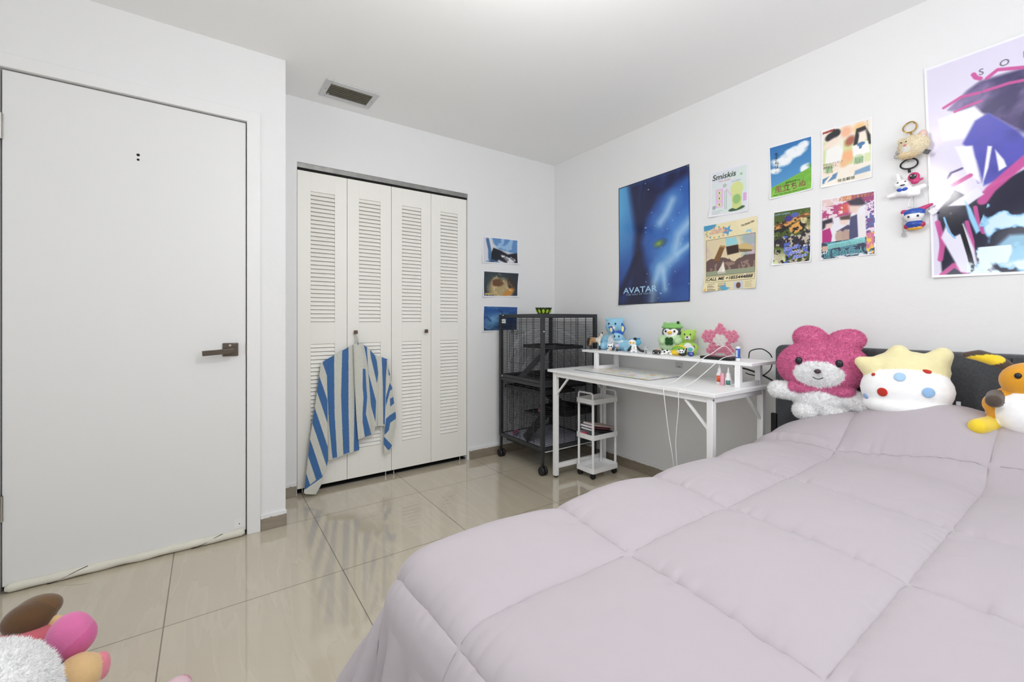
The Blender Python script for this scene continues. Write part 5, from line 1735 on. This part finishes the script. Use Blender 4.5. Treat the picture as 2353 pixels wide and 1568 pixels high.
t = thing('blue_plush', (2.330, 1.985, SH), 'light blue and dark blue long-eared plush sitting against the tall blue bear', 'plush toy', rz=R(26))
DB, PY = (48, 96, 186), (232, 232, 168)
blob('body', [('e', (0, -.020, .038), (.045, .070, .036), None, LB), ('e', (-.02, .035, .095), (.036, .036, .034), None, LB), ('c', (-.03, .03, .03), (-.05, .035, .012), .016, .014, LB), ('c', (-.03, -.02, .03), (-.055, -.03, .014), .016, .016, LB),
              ('c', (.0, -.07, .04), (.0, -.098, .060), .022, .020, (104, 184, 216)), ('e', (-.02, .028, .118), (.024, .030, .022), None, DB), ('e', (-.01, .03, .062), (.030, .042, .014), None, (226, 236, 240))], .0036, M['plush'], t)
for s_, P_ in ((1, [(-.015, .06, .115), (-.012, .080, .140), (-.01, .100, .160)]), (-1, [(-.015, .010, .120), (-.012, .000, .150), (-.01, .010, .185)])):
    blob('ear', [('c', P_[0], P_[1], .011, .015, DB), ('c', P_[1], P_[2], .015, .006, DB)], .003, M['plush'], t, paint=[(tuple(Vector(P_[1]) + Vector((-.014, .003, .0))), (.012, .010, .022), None, PY)])
for q in (.050, .020): feat('eye', (-.052, q, .098), (.004, .005, .008), (24, 28, 50), t)
MB().prism([(-.09, .055), (-.112, .088), (-.08, .088), (-.05, .082), (-.02, .072), (-.03, .055)], lambda a, b, d: (d, a, b), .004, .010, 0, (70, 150, 200)).build('fin', M['plush'], t, bevel=.002)

t = thing('small_blue_plush', (2.315, 2.150, SH), 'small round light blue plush with a dark blue patch behind the horse figurine', 'plush toy', rz=R(26))
blob('body', [('e', (0, 0, .026), (.036, .046, .026), None, LB), ('e', (.01, .035, .036), (.018, .018, .024), None, LB), ('e', (-.01, -.040, .022), (.02, .02, .02), None, LB)], .003, M['plush'], t, paint=[((-.034, .006, .034), (.02, .014, .016), None, DB)])

# horse figurine
t = thing('horse_figurine', (2.262, 2.182, SH), 'small tan and white horse figurine with dark mane at the shelf end', 'figurine', rz=R(4))
TAN, DK = (186, 148, 108), (52, 44, 42)
b_ = blob('body', [('e', (0, .015, .066), (.017, .040, .020), None, TAN), ('e', (0, -.022, .068), (.015, .024, .019), None, (228, 222, 210)), ('c', (0, -.035, .075), (-.004, -.054, .106), .013, .009, (232, 226, 216)), ('c', (-.004, -.054, .106), (-.012, -.068, .094), .009, .0055, (224, 216, 204)),
              ('c', (-.006, -.052, .115), (-.006, -.052, .121), .003, .002, (224, 216, 204)), ('c', (.003, -.052, .115), (.003, -.052, .121), .003, .002, (224, 216, 204)),
              ('c', (-.008, -.034, .058), (-.010, -.044, .030), .0075, .0048, (226, 220, 210)), ('c', (-.010, -.044, .030), (-.010, -.040, .003), .0048, .0058, DK), ('c', (.008, -.030, .058), (.008, -.034, .030), .0075, .0048, (226, 220, 210)), ('c', (.008, -.034, .030), (.008, -.036, .003), .0048, .0058, DK),
              ('c', (-.008, .038, .058), (-.010, .046, .030), .010, .005, TAN), ('c', (-.010, .046, .030), (-.010, .040, .003), .005, .006, DK), ('c', (.008, .038, .058), (.008, .048, .030), .010, .005, TAN), ('c', (.008, .048, .030), (.008, .046, .003), .005, .006, DK)], .0022, M['matte'], t, smooth=4)
MB().tube([(0, .050, .078), (0, .064, .072), (.001, .072, .048), (.002, .074, .020)], [.006, .010, .011, .004], 8, 0, (60, 50, 44)).build('tail', M['matte'], t)
MB().tube([(.004, -.056, .121), (.007, -.046, .112), (.008, -.036, .098), (.009, -.028, .084)], [.004, .009, .010, .004], 8, 0, DK).build('mane', M['matte'], t)

# small figurines, each its own thing
def figurine(name, x, y, label, parts, extras=(), rz=36, paint=(), voxel=.0016):
    t = thing(name, (x, y, SH), label, 'figurine', rz=R(rz))
    blob('body', parts, voxel, M['matte'], t, smooth=4, paint=paint)
    for nm, c, r, col in extras: feat(nm, c, r, col, t)
    return t


figurine('raccoon_figurine', 2.255, 2.040, 'tiny white cat-eared figurine with dark eyes in front of the tall blue bear',
         [('e', (0, 0, .030), (.015, .021, .016), None, WHT), ('e', (0, 0, .010), (.011, .012, .011), None, (226, 190, 160)), ('c', (0, .013, .040), (0, .018, .050), .006, .002, WHT), ('c', (0, -.013, .040), (0, -.018, .050), .006, .002, WHT), ('c', (-.002, .010, .006), (-.016, .016, .005), .006, .005, WHT), ('c', (.0, -.012, .008), (-.004, -.022, .006), .005, .006, (60, 56, 58))],
         [('eye', (-.014, .008, .029), (.003, .005, .005), (30, 30, 34)), ('eye', (-.014, -.008, .029), (.003, .005, .005), (30, 30, 34))])
figurine('doll_figurine', 2.262, 1.985, 'tiny lilac-haired doll figurine in front of the blue plush',
         [('e', (0, 0, .034), (.013, .017, .014), None, (206, 198, 222)), ('e', (-.006, 0, .026), (.010, .012, .009), None, (222, 180, 152)), ('e', (0, 0, .009), (.008, .009, .010), None, (60, 50, 60))],
         [('eye', (-.016, .005, .026), (.002, .003, .003), (30, 30, 34)), ('eye', (-.016, -.005, .026), (.002, .003, .003), (30, 30, 34))])
t = figurine('monochrome_figurine', 2.275, 1.852, 'black and white reclining figurine with a tiny black hat and yellow eyes',
         [('e', (0, .012, .062), (.020, .024, .022), None, WHT), ('e', (0, 0, .026), (.020, .022, .026), None, WHT), ('c', (-.006, -.015, .034), (-.010, -.038, .012), .008, .008, (34, 34, 36)), ('c', (-.010, -.038, .012), (-.012, -.056, .008), .008, .008, (34, 34, 36)), ('c', (-.004, .018, .034), (-.008, .036, .012), .008, .008, (34, 34, 36)),
          ('c', (-.01, .008, .010), (-.034, .014, .008), .010, .009, WHT), ('c', (-.01, -.008, .010), (-.034, -.012, .008), .010, .009, WHT)],
         [('eye', (-.019, .022, .062), (.004, .007, .007), (232, 182, 52)), ('eye', (-.020, .004, .062), (.004, .007, .007), (232, 182, 52)), ('button', (-.019, .0, .034), (.003, .003, .003), (30, 30, 30)), ('button', (-.021, .0, .024), (.003, .003, .003), (30, 30, 30))], voxel=.002)
MB().lathe([(.014, 0), (.014, .002), (.008, .0025), (.009, .014), (.001, .0145)], (.003, -.004, .0805), 16, rotm(14, 0, 0), 0, (28, 28, 30)).build('hat', M['matte'], t)
t = thing('clear_ornament', (2.255, 1.745, SH), 'tiny clear and white ball ornament on a stem between the figurines', 'ornament')
MB().ell((0, 0, .032), .014).build('ball', M['clear'], t)
MB().lathe([(.006, 0), (.007, .003), (.0035, .008), (.0035, .020)], n=12, col=(120, 116, 118)).build('stem', M['matte'], t)

# penguin with a green hat
t = thing('penguin_plush', (2.375, 1.640, SH), 'pale green penguin plush with a frog hat holding a dark four-leaf clover', 'plush toy', rz=R(22))
GR = (82, 82, 90)
blob('body', [('e', (0, 0, .052), (.070, .080, .056), None, MG), ('e', (0, 0, .090), (.060, .068, .050), None, MG), ('e', (0, 0, .132), (.055, .062, .045), None, GR), ('c', (-.03, .060, .088), (-.060, .042, .078), .022, .020, MG), ('c', (-.03, -.060, .088), (-.060, -.042, .078), .022, .020, MG)],
     .0042, M['plush'], t, smooth=10, paint=[((-.055, .022, .136), (.030, .026, .022), None, WHT), ((-.055, -.022, .136), (.030, .026, .022), None, WHT), ((-.055, 0, .124), (.030, .036, .016), None, WHT)])
blob('hat', [('e', (.004, 0, .166), (.060, .066, .018), None, (136, 196, 112)), ('e', (.004, 0, .178), (.045, .050, .016), None, (136, 196, 112)), ('e', (-.010, -.040, .190), (.014, .014, .014), None, (136, 196, 112)), ('e', (-.010, .040, .186), (.012, .012, .012), None, (136, 196, 112))], .0036, M['plush'], t)
for q in (-.040,): feat('frog_eye', (-.022, q, .193), (.005, .008, .009), (24, 26, 24), t)
for q in (.026, -.026): feat('eye', (-.056 + .0, q, .140), (.007, .006, .007), (24, 24, 28), t)
feat('beak', (-.062, .0, .132), (.012, .014, .010), (236, 186, 60), t)
for a in range(4):
    an = R(45 + 90 * a)
    feat('clover_leaf', (-.080, .0 + .015 * math.cos(an), .080 + .015 * math.sin(an)), (.005, .014, .014), (40, 84, 44), t, None, M['plush'])

t = thing('car_figurine', (2.248, 1.660, SH), 'tiny black and white toy car with a peach driver in front of the penguin', 'figurine', rz=R(20))
p = MB(); p.lathe([(.010, -.022), (.013, -.014), (.013, .014), (.010, .022)], (0, 0, .014), 14, rotm(90, 0, 0), 0, (60, 60, 62)); p.build('car_body', M['matte'], t)
for q in (.014, -.014): MB().lathe([(.002, -.002), (.008, -.002), (.008, .002), (.002, .002)], (-.013, q, .0085), 14, rotm(0, 90, 0), 0, (24, 24, 26)).build('wheel', M['matte'], t)
for q in (.014, -.014): feat('hub_cap', (-.0155, q, .0085), (.002, .004, .004), (226, 226, 226), t)
feat('driver', (0, -.010, .029), (.007, .008, .008), (230, 178, 142), t)
figurine('cow_figurine', 2.262, 1.598, 'tiny black-spotted white cow figurine lying beside the toy car',
         [('e', (0, 0, .016), (.014, .030, .014), None, WHT), ('e', (-.008, -.026, .014), (.012, .013, .012), None, WHT), ('c', (-.008, .02, .006), (-.020, .026, .006), .006, .006, WHT), ('c', (-.008, -.02, .006), (-.022, -.03, .005), .006, .005, WHT), ('c', (.0, .02, .026), (.0, .028, .034), .005, .003, (34, 34, 36))],
         [('spot', (-.012, .012, .018), (.004, .006, .006), (32, 32, 34)), ('spot', (-.008, -.004, .026), (.006, .006, .005), (32, 32, 34)), ('spot', (-.012, -.010, .012), (.004, .004, .004), (32, 32, 34)), ('eye', (-.019, -.022, .018), (.002, .003, .003), (24, 24, 26)), ('eye', (-.018, -.031, .018), (.002, .003, .003), (24, 24, 26))], rz=25)
figurine('taco_toy', 2.278, 1.545, 'yellow and green shell-shaped toy in front of the lime bear',
         [('e', (0, .0, .016), (.020, .040, .016), None, (238, 202, 50)), ('e', (.008, -.008, .036), (.014, .034, .018), None, (120, 176, 60)), ('e', (.016, -.012, .044), (.010, .036, .016), None, (238, 202, 50)), ('e', (-.012, -.018, .024), (.010, .014, .012), None, (226, 228, 200))], rz=20, voxel=.002)
figurine('panda_figurine', 2.262, 1.500, 'tiny black and white panda figurine beside the yellow shell-shaped toy',
         [('e', (0, 0, .024), (.013, .016, .014), None, WHT), ('e', (0, -.006, .010), (.014, .022, .010), None, (34, 34, 36)), ('c', (.0, .011, .034), (0, .013, .037), .005, .004, (34, 34, 36)), ('c', (0, -.011, .034), (0, -.013, .037), .005, .004, (34, 34, 36)), ('c', (0, -.02, .012), (0, -.028, .044), .006, .004, (34, 34, 36))],
         [('eye', (-.012, .006, .025), (.003, .004, .004), (28, 28, 30)), ('eye', (-.012, -.006, .025), (.003, .004, .004), (28, 28, 30))], rz=30)
figurine('visor_figurine', 2.285, 1.455, 'small blue figurine with a teal visor and white hood left of the rose star',
         [('e', (0, 0, .042), (.016, .020, .020), None, (226, 226, 230)), ('e', (0, 0, .014), (.014, .018, .016), None, (52, 72, 150)), ('e', (.006, -.014, .052), (.008, .008, .010), None, (40, 44, 60))],
         [('visor', (-.012, .002, .040), (.008, .013, .012), (76, 176, 172)), ('patch', (-.013, -.004, .014), (.003, .006, .006), (120, 140, 210))], rz=30)

# star made of foam roses
t = thing('rose_star', (2.365, 1.325, SH), 'pink foam rose star with a white rose centre standing on the raised shelf', 'ornament', rz=R(30))
core = []
for i in range(5):
    a = R(90 + 72 * i)
    core.append(('c', (0, 0, .086), (0, .072 * math.cos(a), .086 + .072 * math.sin(a)), .034, .020, (226, 150, 172)))
blob('star_core', core, .004, M['plush'], t)


def rose_mesh(col, col2):
    b = MB()
    b.ell((0, 0, 0), (.0075, .0075, .007), None, 10, 0, col2)
    for k, (r, h) in enumerate(((.0045, .0085), (.0078, .0075), (.0112, .0045))):
        n = 30
        V = []
        for i in range(n + 1):
            a = 2 * math.pi * i / n
            w = r * (1 + .12 * math.sin(a * 3 + k))
            V += [(w * .7 * math.cos(a), w * .7 * math.sin(a), -.002), (w * math.cos(a), w * math.sin(a), h * (.85 + .3 * abs(math.sin(a * 1.5 + k))))]
        b.add(V, [(2 * i, 2 * i + 1, 2 * i + 3, 2 * i + 2) for i in range(n)], 0, col)
    return b


rs = rose_mesh((234, 160, 182), (206, 108, 140)).build('rose', M['plush'], t, smooth=180, recalc=False, solid=.0012)
ws = rose_mesh((240, 236, 232), (222, 216, 208)).build('white_rose', M['plush'], t, smooth=180, recalc=False, solid=.0012)
rng = random.Random(11)
spots = []
for yy in range(-9, 10):
    for zz in range(-9, 10):
        y = (yy + .5 * (zz % 2)) * .0230; z = zz * .0198
        r_ = math.hypot(y, z); a = math.atan2(z, y)
        k = ((math.degrees(a) - 90) % 72) / 72
        edge = .060 + .034 * (2 * abs(k - .5)) ** 1.2
        if r_ < edge: spots.append((y, z, r_, edge))
first_p = first_w = True
for y, z, r_, edge in spots:
    wh = r_ < .030
    src = ws if wh else rs
    if wh and first_w: o_ = src; first_w = False
    elif not wh and first_p: o_ = src; first_p = False
    else:
        o_ = src.copy(); COL.objects.link(o_); o_.parent = t
    x = -.034 * math.sqrt(max(.12, 1 - (r_ / (edge + .02)) ** 2)) - .002
    d = Vector((-1, y * 9 * (r_ / edge), z * 9 * (r_ / edge))).normalized()
    q = d.to_track_quat('Z', 'Y')
    o_.location = (x, y, .098 + z)
    o_.rotation_euler = q.to_euler()
    s_ = rng.uniform(1.15, 1.42)
    o_.scale = (s_, s_, s_)

# black tablet, glue stick and cables
t = thing('drawing_tablet', (2.245, 1.232, SH), 'thin black electronic tablet lying on the raised shelf with cables on it', 'tablet', rz=R(2))
MB().bx(-.055, .050, -.062, .110, .002, .016).build('tablet_body', M['blackpl'], t, bevel=.005, seg=3)
MB().bx(-.045, .040, -.040, .100, .0161, .0166).build('screen', mat('dark_screen', (16, 16, 18), .15, coat=.4, var=.05), t, smooth=0)
t = thing('glue_stick', (2.222, 1.150, SH), 'small blue and white tube standing at the right of the black tablet', 'stick')
MB().lathe([(.0115, 0), (.0115, .014), (.0105, .0145)], n=20, col=(232, 232, 232)).build('base', M['matte'], t)
MB().lathe([(.0105, .0145), (.0105, .062), (.010, .063)], n=20, col=(44, 92, 178)).build('tube', M['matte'], t)
MB().lathe([(.0105, .063), (.0105, .070), (.008, .073), (.001, .074)], n=20, col=(234, 234, 234)).build('cap', M['matte'], t)
MB().bx(-.012, -.0108, -.004, .004, .020, .055, 0, (206, 214, 230)).build('label_strip', M['matte'], t)


def curve(pts, n=14):
    P = [Vector(p) for p in pts]
    P = [P[0] * 2 - P[1]] + P + [P[-1] * 2 - P[-2]]
    o_ = []
    for i in range(1, len(P) - 2):
        for k in range(n):
            q = k / n
            a, b, c, d = P[i - 1], P[i], P[i + 1], P[i + 2]
            o_.append(.5 * ((2 * b) + (c - a) * q + (2 * a - 5 * b + 4 * c - d) * q * q + (3 * b - a - 3 * c + d) * q ** 3))
    o_.append(P[-2])
    return o_


def cable(name, pts, r, mt, label, group=None):
    return tag(MB().tube(curve(pts), r, 8).build(name, mt, None, smooth=180), label, 'cable', group)


fz = .7325
cable('charging_cable', [(2.29, 1.20, .870), (2.25, 1.235, .925), (2.20, 1.280, .885), (2.165, 1.305, .862), (2.10, 1.345, .800), (2.02, 1.37, .748), (1.93, 1.365, fz), (1.885, 1.350, .724), (1.872, 1.335, .66), (1.870, 1.310, .50), (1.872, 1.29, .39), (1.90, 1.285, .20), (1.92, 1.28, .004), (1.80, 1.16, .004)], .0022, M['whitewire'],
      'white charging cable hanging over the desk front, left of the two', 'white cables over the desk edge')
cable('charging_cable', [(2.24, 1.155, .868), (2.235, 1.175, .880), (2.19, 1.205, .870), (2.155, 1.225, .846), (2.10, 1.250, .800), (2.02, 1.270, .752), (1.93, 1.270, fz), (1.880, 1.262, .720), (1.868, 1.255, .64), (1.872, 1.272, .48), (1.876, 1.27, .37), (1.90, 1.27, .20), (1.935, 1.26, .004), (1.83, 1.14, .004)], .0020, M['whitewire'],
      'white charging cable hanging over the desk front, right of the two', 'white cables over the desk edge')
cable('power_cord', [(2.29, 1.130, .868), (2.30, 1.125, .905), (2.35, 1.095, .915), (2.40, 1.080, .892), (2.428, 1.078, .868)], .0028, M['blackwire'], 'thin black cord looping above the right end of the raised shelf')
cable('power_cord', [(2.428, 1.076, .840), (2.43, 1.090, .800), (2.40, 1.120, .768), (2.36, 1.155, .775), (2.33, 1.165, .785)], .0028, M['blackwire'], 'thin black cord hanging below the right end of the raised shelf')
cable('power_cord', [(2.452, 1.290, .800), (2.446, 1.22, .793), (2.440, 1.15, .775), (2.425, 1.09, .755), (2.415, 1.062, .740), (2.44, 1.062, .70), (2.46, 1.060, .66)], .0048, M['blackwire'], 'thick black cord running behind the shelf leg towards the headboard')

# bottles on the desk
def bottle(x, y, label, prof, col, lab=None, extra=None, cat='bottle', nm='nozzle_bottle'):
    t = thing(nm, (x, y, DT + .0006), label, cat)
    MB().lathe(prof[0], n=20, col=col[0]).build('bottle_body', M['matte'], t)
    if len(prof) > 1: MB().lathe(prof[1], n=16, col=col[1]).build('nozzle', M['matte'], t)
    if lab:
        r, z0, z1, c, a0, a1 = lab
        V = []
        for i in range(9):
            a = R(a0 + (a1 - a0) * i / 8)
            V += [(r * math.cos(a), r * math.sin(a), z0), (r * math.cos(a), r * math.sin(a), z1)]
        p = MB().add(V, [(2 * i, 2 * i + 1, 2 * i + 3, 2 * i + 2) for i in range(8)], 0, c)
        p.build('label', M['matte'], t, solid=.0005)
    return t


bottle(2.200, 1.235, 'white nozzle bottle with an orange label, leftmost of the small bottles on the desk', [[(.015, 0), (.016, .003), (.016, .052), (.010, .062), (.009, .066)], [(.010, .066), (.009, .080), (.005, .088), (.003, .108), (.001, .109)]], [(232, 232, 232), (232, 232, 232)], (.0165, .012, .045, (226, 92, 48), 150, 235))
bottle(2.178, 1.207, 'slim pink tube bottle between the two white nozzle bottles', [[(.010, 0), (.011, .002), (.011, .046), (.010, .048), (.010, .062), (.001, .063)]], [(222, 160, 176)], nm='pink_tube')
bottle(2.182, 1.178, 'white nozzle bottle with a green label, beside the raised shelf leg', [[(.015, 0), (.016, .003), (.016, .038), (.012, .044), (.011, .062), (.009, .065)], [(.006, .065), (.005, .078), (.003, .092), (.001, .093)]], [(232, 232, 232), (232, 232, 232)], (.0165, .005, .028, (70, 130, 120), 160, 240))
t = thing('earbud', (2.190, 1.147, DT + .0006), 'tiny white rounded object lying between the green-labelled bottle and shelf leg', 'earphone')
MB().ell((0, 0, .008), (.008, .008, .008)).build('bud', M['whitepl'], t)
MB().tube([(0, .004, .006), (.0, .018, .004)], .0038, 8).build('stem', M['whitepl'], t)

# labels stuck on the wall under the raised shelf
lb = MB().bx(XP - .0012, XP, 1.640, 1.692, .755, .795, 0, (206, 206, 206))
for i in range(8): lb.bx(XP - .0016, XP - .0012, 1.654 + i * .003, 1.6555 + i * .003, .760, .768, 0, (110, 110, 110))
tag(lb.build('wall_sticker', M['matte'], None, smooth=0), 'small grey barcode sticker on the wall beneath the raised shelf', 'sticker')
tag(MB().bx(XP - .0012, XP, 1.545, 1.578, .768, .800, 0, (236, 236, 236)).build('wall_tape', M['matte'], None, smooth=0), 'small white square of tape on the wall beneath the raised shelf', 'tape')

# ------------------------------------------------------------------ soft toys on the floor at the lower left
t = thing('fluffy_plush', (-.372, 1.328, 0), 'big white fluffy plush in the bottom left corner of the picture', 'plush toy')
blob('body', [('e', (0, 0, .11), (.120, .110, .11), None, WHT), ('e', (0, .0, .270), (.112, .105, .130), None, WHT)], .008, M['fur'], t, fur=(42000, .013, .0007, .45))
t = thing('brown_cap_plush', (-.405, 1.760, 0), 'plush doll with brown hair and rose scarf behind the white fluffy plush', 'plush toy')
blob('body', [('e', (0, 0, .090), (.065, .060, .090), None, (196, 96, 106))], .005, M['plush'], t)
hd = blob('head', [('e', (.0, .0, .236), (.056, .050, .042), None, (98, 72, 48)), ('e', (.012, .018, .246), (.052, .046, .034), None, (112, 84, 56))], .004, M['plush'], t)
feat('ear', (.054, -.016, .212), (.018, .012, .018), (226, 190, 140), hd, None, M['plush'])
blob('scarf', [('e', (-.012, -.030, .196), (.075, .050, .026), None, (206, 104, 116)), ('e', (-.060, -.02, .186), (.05, .045, .026), None, (196, 92, 106))], .004, M['plush'], t)
t = thing('pink_bobble_plush', (-.262, 1.472, 0), 'plush doll with a pink ball of hair and tan face on the floor', 'plush toy')
blob('body', [('e', (0, 0, .085), (.055, .050, .085), None, (226, 130, 150)), ('c', (.03, -.03, .13), (.060, -.05, .165), .018, .016, WHT)], .005, M['plush'], t)
hd = blob('head', [('e', (.005, -.012, .206), (.048, .046, .048), None, (228, 192, 140)), ('e', (.047, .002, .203), (.017, .022, .034), None, (232, 140, 156))], .004, M['plush'], t, paint=[((.066, .010, .198), (.030, .04, .05), None, (232, 140, 156))])
blob('hair_ball', [('e', (-.018, .042, .278), (.046, .046, .056), None, (222, 118, 170)), ('e', (-.014, .042, .272), (.048, .046, .046), None, (214, 104, 158))], .004, M['plush'], t)
MB().tube([(-.050 + .0105 * a, -.022 + .005 * a, .247 - .0004 * a * a) for a in range(8)], .005, 8, 0, (30, 26, 30)).build('hair_band', M['plush'], hd)
feat('eye', (-.012, -.054, .222), (.008, .006, .015), (24, 104, 200), hd)
feat('mouth', (.004, -.058, .196), (.010, .006, .008), (90, 30, 40), hd)
t = thing('pale_pink_plush', (-.105, 1.475, 0), 'pale pink rounded plush lying on the floor at the bottom edge', 'plush toy')
blob('body', [('c', (-.05, -.03, .040), (.035, .035, .040), .038, .036, (232, 200, 210)), ('e', (.045, .046, .044), (.026, .026, .026), None, (222, 150, 168))], .005, M['plush'], t)
